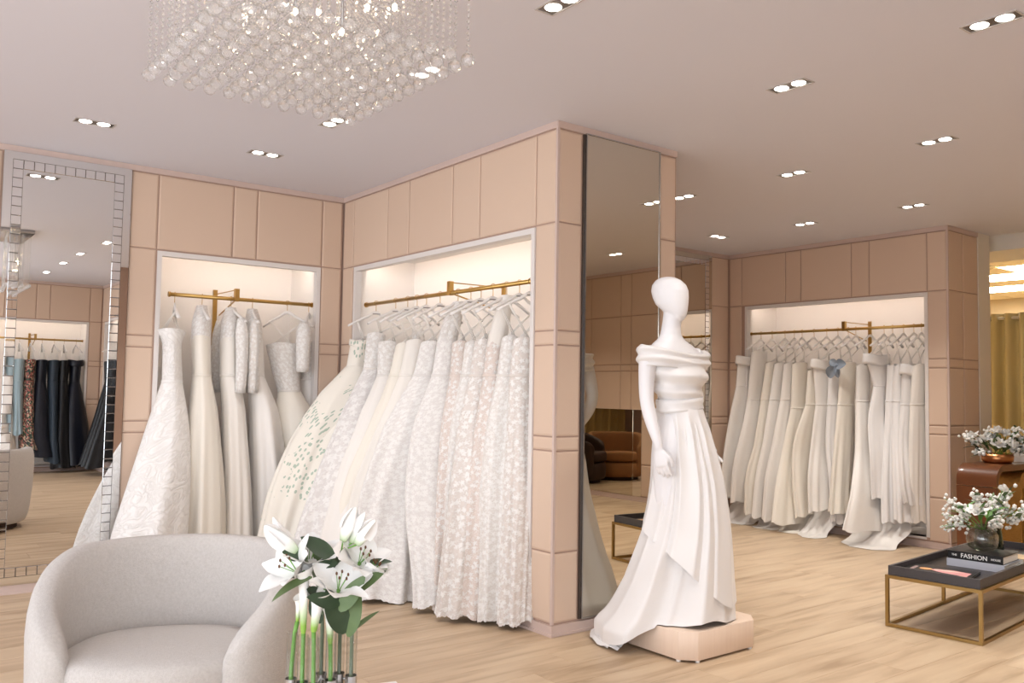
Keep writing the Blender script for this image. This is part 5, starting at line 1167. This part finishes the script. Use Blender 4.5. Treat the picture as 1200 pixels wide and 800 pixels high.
up = Vector((0, 0, 1))
lily('tall lily stem with three closed buds, right tube of the vase', TUBES[6], [V(409, 715), V(404, 690, .01), V(398, 662, .01), V(400, 645, .01)],
     [(V(408, 746, -.03), V(420, 698, -.05), .036, .1, (1, .1, -.5), 'leaf_mid'), (V(410, 742), V(440, 712, .02), .018, .2, (.2, 1, 0), 'leaf_mid'), (V(406, 698, -.03), V(448, 664, -.05), .032, .25, (1, .9, 0), 'leaf_mid'), (V(398, 716, -.06), V(424, 676, -.08), .038, .15, (1, .3, -.5), 'leaf_mid'),
      (V(398, 664), V(388, 650, .03), .02, .2, (1, .3, 0), 'leaf_dark'), (V(428, 660), V(458, 654, .0), .02, .2, (.6, 1, 0), 'leaf_dark')],
     [(V(434, 672, -.01), (.35, -.35, .85), .07, .066, .55, .35), (V(420, 662, .01), (.1, -.55, .75), .10, .085, .75, .4)],
     [(V(402, 634), V(417, 594, .01), .036), (V(412, 636, .01), V(428, 600, .02), .030), (V(418, 638, -.01), V(440, 609, -.01), .036)])
lily('lily stem with a wide open bloom reaching left over the chair', TUBES[3], [V(378, 716), V(374, 690), V(366, 668), V(356, 652)],
     [(V(384, 722), V(402, 690, -.04), .03, .2, (1, .2, .4), 'leaf_dark'), (V(376, 700), V(364, 690, -.06), .03, .15, (1, .6, 0), 'leaf_dark'), (V(366, 676, -.05), V(312, 688, -.06), .026, .5, (.5, 1, 0), 'leaf_mid'), (V(352, 652), V(334, 646, -.03), .03, .2, (1, .5, 0), 'leaf_dark'),
      (V(392, 656, -.02), V(358, 624, -.02), .040, .35, (.8, .5, .3), 'leaf_dark'), (V(396, 660, -.02), V(368, 659, -.04), .022, .3, (.9, .6, 0), 'leaf_dark'), (V(380, 664), V(366, 634, .02), .026, .2, (1, .2, -.4), 'leaf_mid')],
     [(V(350, 672, -.01), (-.72, -.12, .62), .115, .085, .72, .30), (V(362, 664, .02), (-.1, -.3, .9), .105, .085, .62, .35), (V(396, 694, -.06), (.0, -.42, .85), .105, .082, .85, .30)],
     [(V(347, 646), V(310, 616, -.02), .040), (V(342, 640, .02), V(320, 606, .0), .026)])
lily('leafy dark lily stem low behind the callas', TUBES[5], [V(396, 736), V(390, 712), V(384, 690)],
     [(V(404, 742, -.03), V(386, 694, -.07), .05, .15, (1, .1, .3), 'leaf_dark'), (V(398, 708, -.06), V(364, 698, -.10), .036, .15, (1, .7, 0), 'leaf_dark'), (V(404, 730), V(392, 700, -.01), .045, .1, (1, 0, .6), 'leaf_dark'), (V(376, 730), V(362, 700, .02), .03, .2, (1, .1, -.5), 'leaf_dark'),
      (V(392, 690), V(396, 664, .03), .03, .2, (1, .2, .4), 'leaf_dark'), (V(386, 690), V(372, 672, .03), .03, .2, (1, .2, .4), 'leaf_dark'), (V(388, 680), V(384, 648, .04), .032, .2, (1, 0, .2), 'leaf_dark')], [], [])

# ------------------------------------------------------------------ coffee table with books and vases
ct = thing('coffee_table', 'low brass-framed coffee table with a charcoal tray top', 'coffee table', (4.70, 2.638, 0))
TR = math.radians(5.5); TU = Vector((math.cos(TR), math.sin(TR), 0)); TV = Vector((TU.y, -TU.x, 0)); TO = Vector((4.70, 2.638, 0))
def tpt(a, b, z): return TO+TU*a+TV*b+Vector((0, 0, z))
def tbox(mb, a0, a1, b0, b1, z0, z1):
    return mb.loft([[tpt(a, b, z) for a, b in ((a0, b0), (a0, b1), (a1, b1), (a1, b0))] for z in (z0, z1)])
LL, WW = 1.48, .49; s = .009
for a in (0, .80, LL):
    for b in (0, WW):
        mb = MB(); tbox(mb, a-s, a+s, b-s, b+s, .018, .268); mb.build('leg', 'brass_aged', ct, fix=True)
for z0, z1, nm in ((.0005, .0185, 'floor_rail'), (.267, .285, 'top_rail')):
    for b in (0, WW): mb = MB(); tbox(mb, -s, LL+s, b-s, b+s, z0, z1); mb.build(nm, 'brass_aged', ct, fix=True)
    for a in (0, LL): mb = MB(); tbox(mb, a-s, a+s, s, WW-s, z0, z1); mb.build(nm, 'brass_aged', ct, fix=True)
mb = MB(); tbox(mb, .02, LL-.02, .02, WW-.02, .285, .296); mb.build('tray_floor', 'tray_inside', ct, fix=True)
for q in ((.004, .02, .004, WW-.004), (LL-.02, LL-.004, .004, WW-.004), (.02, LL-.02, .004, .02), (.02, LL-.02, WW-.02, WW-.004)):
    mb = MB(); tbox(mb, *q, .2855, .336); mb.build('tray_rim', 'charcoal_leather', ct, fix=True)
def tbook(label, a, b, z, L, Wd, h, da, cover, name='book'):
    p = tpt(a, b, 0); return book(name, label, p.x, p.y, z, L, Wd, h, TR-PI/2+da, cover)
def text(body, size, m, parent, origin, xdir, ydir, depth=.0008, squash=1.0):
    cu = bpy.data.curves.new('lettering', 'FONT'); cu.body = body; cu.size = size; cu.extrude = depth; cu.align_x = 'CENTER'; cu.align_y = 'CENTER'; cu.offset = size*.012
    o = bpy.data.objects.new('tmp', cu); C.objects.link(o); bpy.context.view_layer.update()
    me = bpy.data.meshes.new_from_object(o.evaluated_get(bpy.context.evaluated_depsgraph_get())); bpy.data.objects.remove(o)
    x, y = Vector(xdir).normalized(), Vector(ydir).normalized(); z = x.cross(y); og = Vector(origin)-BASE[parent.name]
    for v in me.vertices: v.co = og+x*(v.co.x*squash)+y*v.co.y+z*v.co.z
    me.materials.clear(); me.materials.append(MATS[m]); t_ = bpy.data.objects.new('lettering', me); C.objects.link(t_); t_.parent = parent; BASE[t_.name] = BASE[parent.name]; return t_
# spines look back towards the pillar (-TU side)
r1, c1, u1, v1 = tbook('pale grey book under the black fashion book on the coffee table', .645, .285, .2965, .31, .28, .042, .02, 'grey_cover')
r2, c2, u2, v2 = tbook('black book with white spine lettering THE FASHION HOUSE on the coffee table', .645, .285, .339, .30, .265, .046, .0, 'black_cover')
def spine_pt(c, u, v, Wd, along, z): return Vector((c.x, c.y, 0))+u*along-v*(Wd/2+.0006)+Vector((0, 0, z))

oz = .339
text('FASHION', .035, 'lettering_white', r2, spine_pt(c2, u2, v2, .265, -.005, oz+.0225), u2, up, squash=1.0)
text('THE', .016, 'lettering_white', r2, spine_pt(c2, u2, v2, .265, -.113, oz+.0225), u2, up)
text('HOUSE', .016, 'lettering_white', r2, spine_pt(c2, u2, v2, .265, .112, oz+.0225), u2, up)
# magazine lying in the tray
mg = tpt(.225, .20, 0); mz = .2965
r3, c3, u3, v3 = book('magazine', 'dark magazine with a pink printed figure lying in the table tray', mg.x, mg.y, mz, .36, .26, .012, TR-PI/2+.12, 'black_cover', cat='magazine')
def on_cover(a, b): return Vector((c3.x, c3.y, mz+.0122))+u3*a+v3*b
def flat(name, m, pts, parent, dz=0.0):
    lo = [on_cover(a, b)+Vector((0, 0, dz)) for a, b in pts]; hi = [p+Vector((0, 0, .0006)) for p in lo]; n = len(lo)
    mb = MB().add(lo+hi, [tuple(range(n-1, -1, -1)), tuple(range(n, 2*n))]+[(i, (i+1) % n, n+(i+1) % n, n+i) for i in range(n)]); return mb.build(name, m, parent, fix=True)
flat('printed_figure', 'orange_print', [(-.075+.035*math.cos(q), .01+.03*math.sin(q)) for q in [2*PI*k/12 for k in range(12)]], r3)
flat('printed_figure', 'pink_print', [(-.04, -.012), (.02, -.05), (.155, -.085), (.155, .03), (.06, .055), (-.04, .03)], r3)
flat('printed_figure', 'blush_print', [(-.03, .0), (.04, .0), (.12, .012), (.05, .035), (-.03, .022)], r3, .0007)
flat('printed_figure', 'tan_print', [(.10, -.11), (.16, -.118), (.16, -.087), (.12, -.078)], r3, .0003)
for k in range(6): flat('title_mark', 'lettering_pink', [(-.150+.0, -.06+.022*k), (-.128, -.066+.022*k), (-.128, -.052+.022*k), (-.150, -.05+.022*k)], r3)
# round glass bottle vase on the books, and a green glass vase on the tray behind
p = tpt(.665, .275, 0); gz = .3865
gv = thing('bubble_vase', 'round clear glass vase standing on the black fashion book', 'vase', (p.x, p.y, gz))
prof = [(.001, .001), (.055, .001), (.078, .02), (.087, .055), (.085, .09), (.07, .118), (.045, .133), (.032, .142), (.034, .155)]
MB().lathe(prof+[(r_-.003, z_) for r_, z_ in reversed(prof[1:])]+[(.001, .005)], (p.x, p.y, gz), 32, False, False).build('glass_body', 'glass_bubble', gv, smooth=True, fix=True)
p2 = tpt(.93, .22, 0); gz2 = .2965
gv2 = thing('green_vase', 'tapering dark green glass vase behind the books on the coffee table', 'vase', (p2.x, p2.y, gz2))
prof = [(.001, .001), (.085, .001), (.09, .01), (.082, .10), (.072, .19), (.074, .20)]
MB().lathe(prof+[(r_-.004, z_) for r_, z_ in reversed(prof[1:])]+[(.001, .006)], (p2.x, p2.y, gz2), 28, False, False).build('glass_body', 'glass_green', gv2, smooth=True, fix=True)
def spray(label, base, tip, grp, kind, seed, leaves=3, wid=.03, lm='leaf_fresh', nb=14, pr=.010):
    """one cut stem: stalk, leaves and either a cluster of small florets or a many-petalled bloom"""
    rr = random.Random(seed); base, tip = Vector(base), Vector(tip); d = tip-base
    r = thing('flower_stem', label, 'flower', base, grp)
    mid = base+d*.55+Vector((0, 0, .03)); MB().tube([base, mid, tip], [.0035, .003, .002], 6).build('stem', 'stem_green', r, smooth=True)
    for k in range(leaves):
        q = base.lerp(tip, rr.uniform(.3, .85)); o = Vector((rr.uniform(-1, 1), rr.uniform(-1, 1), rr.uniform(.0, .9)))
        v, f, uv = petal_grid(q, o+d.normalized()*.6, up, rr.uniform(.09, .15), wid, .4, .2, 7, 4, prof=LEAFP); MB().add(v, f, uv).build('leaf', lm, r, smooth=True)
    if kind == 'floret':
        for k in range(nb):
            u = rr.uniform(.45, 1.02); q = base+d*u+Vector((rr.gauss(0, .020), rr.gauss(0, .020), rr.gauss(.012, .018)))
            v, f = ico(q, pr*rr.uniform(.7, 1.15), 1); MB().add(v, f).build('floret', 'white_pip', r, smooth=True)
    else:
        ax = (d.normalized()+Vector((-.3, -.4, .4))).normalized()
        bl = MB().tube([tip-ax*.012, tip+ax*.006], [.004, .010], 8).build('bloom', 'stem_green', r)
        for ring, (sp, L, n) in enumerate(((.25, .042, 4), (.7, .050, 5), (1.15, .055, 6))):
            if kind == 'bud' and ring == 2: continue
            lily_petals(bl, tip, ax, L*(.9 if kind == 'bud' else 1.25), .066, sp*(.6 if kind == 'bud' else 1), n, seed+ring*.7, -.35 if ring < 2 else .1, 'petal_cream' if ring == 0 else 'petal_white')
    return r
n0 = Vector((p.x, p.y, gz+.12)); n1 = Vector((p2.x, p2.y, gz2+.17)); A1 = Vector((.63, -.77, 0)); B1 = Vector((.77, .63, 0))   # across, away
def off(o, a, z, b=0): return o+A1*a+B1*b+Vector((0, 0, z))
for i, (a, z, b) in enumerate(((-.20, .17, 0), (-.23, .08, -.03), (-.22, .0, -.05), (-.13, .11, .02))):
    spray(('topmost of the sprigs of tiny white florets arching left from the round glass vase', 'sprig of tiny white florets reaching furthest left of the round glass vase', 'lowest sprig of tiny white florets, drooping left of the round glass vase', 'short inner sprig of tiny white florets behind the round glass vase')[i], off(n0, -.012+.008*i, .0), off(n0, a, z, b), 'floret sprigs on the coffee table', 'floret', 30+i, 2, .03, nb=34, pr=.0105)
spray('white bloom tucked among the leaves over the round glass vase', off(n0, 0, 0), off(n0, -.03, .10, -.02), None, 'bloom', 41, 2)
spray('stem of broad green leaves rising from the round glass vase', off(n0, .012, 0), off(n0, .055, .15, -.02), None, 'floret', 45, 5, .045, nb=3)
for i, (a, z, b) in enumerate(((-.06, .23, 0), (.03, .20, .0), (.10, .18, -.04), (.03, .07, -.10), (.18, .09, -.05), (.11, .24, .04), (.24, .16, .0))):
    spray('small white blossom cluster in the green vase, '+('tall one at its left', 'upright one in its middle', 'high one right of the middle', 'low one hanging over the front rim', 'low one at its right front', 'highest one at the back', 'one reaching furthest right')[i], off(n1, .01*(i-3), 0), off(n1, a, z, b), 'blossom clusters in the green vase', 'floret', 50+i, 3, .035, 'leaf_mid', nb=40, pr=.0135)
spray('round white bud standing highest in the green vase', off(n1, .012, .02), off(n1, .075, .25, -.03), None, 'bud', 64, 1)
# flat dark tray object at the right edge of the table
q_ = tpt(.86, .40, 0); book('small_book', 'small tan book lying at the right edge of the coffee table', q_.x, q_.y, .2965, .16, .12, .05, TR, 'tan_print')

# ------------------------------------------------------------------ waterfall console, pot of flowers
cs = thing('console_table', 'walnut console with rounded waterfall end beside the far wall', 'console table', (7.6, 3.18, 0))
cy0, cy1, cx0, cx1, hz, rad, th = 3.035, 3.335, 6.975, 8.9, .765, .13, .045
def arc(cx, cz, r, a0, a1, n=10): return [(cx+r*math.cos(lerp(a0, a1, k/n)), cz+r*math.sin(lerp(a0, a1, k/n))) for k in range(n+1)]
def slab_profile(outer, inner, y0, y1):
    ring = outer+inner[::-1]; n = len(ring); mb = MB()
    mb.add([(x, y0, z) for x, z in ring]+[(x, y1, z) for x, z in ring], [(i, (i+1) % n, n+(i+1) % n, n+i) for i in range(n)])
    m = len(outer)
    fs = []
    for base in (0, n):
        for i in range(m-1):
            f = (base+i, base+i+1, base+n-2-i, base+n-1-i); fs.append(f if base else f[::-1])
    mb.f += fs; return mb
zs = .60
MB_ = slab_profile([(cx0, .002), (cx0, zs-.003)], [(cx0+th, .002), (cx0+th, zs-.003)], cy0, cy1); MB_.build('leg_panel', 'walnut', cs, fix=True)
o_ = [(cx0, zs+.003)]+arc(cx0+rad, hz-rad, rad, PI, PI/2)+[(cx1, hz)]; i_ = [(cx0+th, zs+.003)]+arc(cx0+rad, hz-rad, rad-th, PI, PI/2)+[(cx1, hz-th)]
autosmooth(slab_profile(o_, i_, cy0, cy1).build('waterfall_top', 'walnut', cs, fix=True), 40)
mb = MB(); mb.box((cx1-.05, cy0, .002), (cx1, cy1, hz-th)); mb.build('far_leg', 'walnut', cs)
gs = thing('gold_stool', 'gold textured block stool with rounded top under the console', 'stool', (7.95, 3.2, 0))
MB_ = slab_profile([(7.62, .002)]+arc(7.62+.08, .60, .08, PI, PI/2)+arc(8.02, .60, .08, PI/2, 0)+[(8.10, .002)], [(7.64, .002)]+[(7.66, .55)]*11+[(8.06, .55)]*11+[(8.08, .002)], 3.13, 3.31); MB_.build('block', 'gold_texture', gs, fix=True)
dk = thing('dark_block', 'dark brown block beside the gold stool under the console', 'case', (8.4, 3.2, 0))
mb = MB(); mb.box((8.16, 3.12, .002), (8.8, 3.32, .64)); bevel(mb.build('body', 'dark_brown', dk), .01)  # plain dark block filling the space right of the stool
pp = Vector((7.36, 3.19, hz))
cp = thing('copper_pot', 'wide copper bowl of white flowers on the walnut console', 'pot', pp)
prof = [(.001, .001), (.095, .001), (.115, .02), (.118, .075)]
MB().lathe(prof+[(r_-.006, z_) for r_, z_ in reversed(prof[1:])]+[(.001, .008)], pp, 28, False, False).build('bowl', 'copper', cp, smooth=True, fix=True)
bx = Vector((7.75, 3.2, hz)); book('box_file', 'flat tan box lying on the console right of the copper bowl', 7.72, 3.17, hz, .24, .20, .06, 0.1, 'tan_print', cat='box')
A2 = Vector((.40, -.917, 0)); n2 = pp+Vector((0, 0, .05))
for i, (a, z, b) in enumerate(((-.10, .12, 0), (.0, .10, -.06), (.10, .09, -.05), (.0, .19, .0), (-.17, .14, .02), (.06, .17, .03))):
    spray('full white bloom in the copper bowl, '+('left of the middle', 'at the front centre', 'at the right front', 'highest at the centre', 'furthest left', 'upper right of the middle')[i], n2+A2*(.02*(i-2)), n2+A2*a+Vector((.917, .40, 0))*b+up*z, 'white blooms in the copper bowl', 'bloom', 80+i, 3, .04, 'leaf_mid')
for i, (a, z, b) in enumerate(((-.24, .15, 0), (-.15, .03, -.04), (.16, .22, 0), (.22, .16, .02), (.12, .12, .0), (.28, .10, .0), (-.08, .22, .02), (.20, .06, -.05))):
    spray('leafy sprig of white florets in the copper bowl, '+('reaching furthest left', 'hanging low at the left front', 'tallest on the right', 'at the upper far right', 'just right of centre', 'reaching furthest right', 'tallest on the left', 'hanging low at the right front')[i], n2+A2*(.015*(i-3)), n2+A2*a+Vector((.917, .40, 0))*b+up*z, 'floret sprigs in the copper bowl', 'floret', 90+i, 4, .035, 'leaf_dark', nb=30, pr=.015)

# ------------------------------------------------------------------ curtains
def curtain(name, label, P0, P1, z0, z1, m, folds, amp, seed, rodz=True):
    r = thing(name, label, 'curtain', ((P0[0]+P1[0])/2, (P0[1]+P1[1])/2, z0))
    P0, P1 = Vector((P0[0], P0[1], 0)), Vector((P1[0], P1[1], 0)); d = P1-P0; L = d.length; d.normalize(); nn = Vector((-d.y, d.x, 0)); rr = random.Random(seed)
    n = folds*12; k = 10; vs = []; p1 = rr.uniform(0, 6)
    for j in range(k+1):
        for i in range(n+1):
            u = i/n; w = math.sin(2*PI*folds*u+.35*math.sin(9*u+p1+j*.12)); w = math.copysign(abs(w)**.75, w)
            p = P0+d*(L*u)+nn*(amp*w*(.85+.15*j/k)); vs.append((p.x, p.y, lerp(z1, z0, j/k)))
    fs = [(j*(n+1)+i, j*(n+1)+i+1, (j+1)*(n+1)+i+1, (j+1)*(n+1)+i) for j in range(k) for i in range(n)]
    o = MB().add(vs, fs).build('cloth', m, r, smooth=True)
    md = o.modifiers.new('thickness', 'SOLIDIFY'); md.thickness = .003
    if rodz:
        MB().tube([P0-d*.1+up*(z1-.05), P1+d*.1+up*(z1-.05)], .016, 10).build('curtain_rod', 'jamb_white', r, smooth=True)
        for i in range(folds):
            p = P0+d*(L*(i+.5)/folds); MB().tube([p+up*(z1-.05)-d*.007, p+up*(z1-.05)+d*.007], .028, 12).build('grommet', 'steel', r)
    return r
curtain('curtain', 'gold floor-length grommet curtain in the back room at the right edge', (9.6, 4.27), (9.6, 3.0), .03, 2.17, 'curtain_gold', 9, .055, 2)
curtain('curtain', 'olive curtain across the far end, met only in the pillar mirror', (3.7, -4.2), (7.3, -4.2), .03, 2.6, 'curtain_olive', 20, .05, 4)
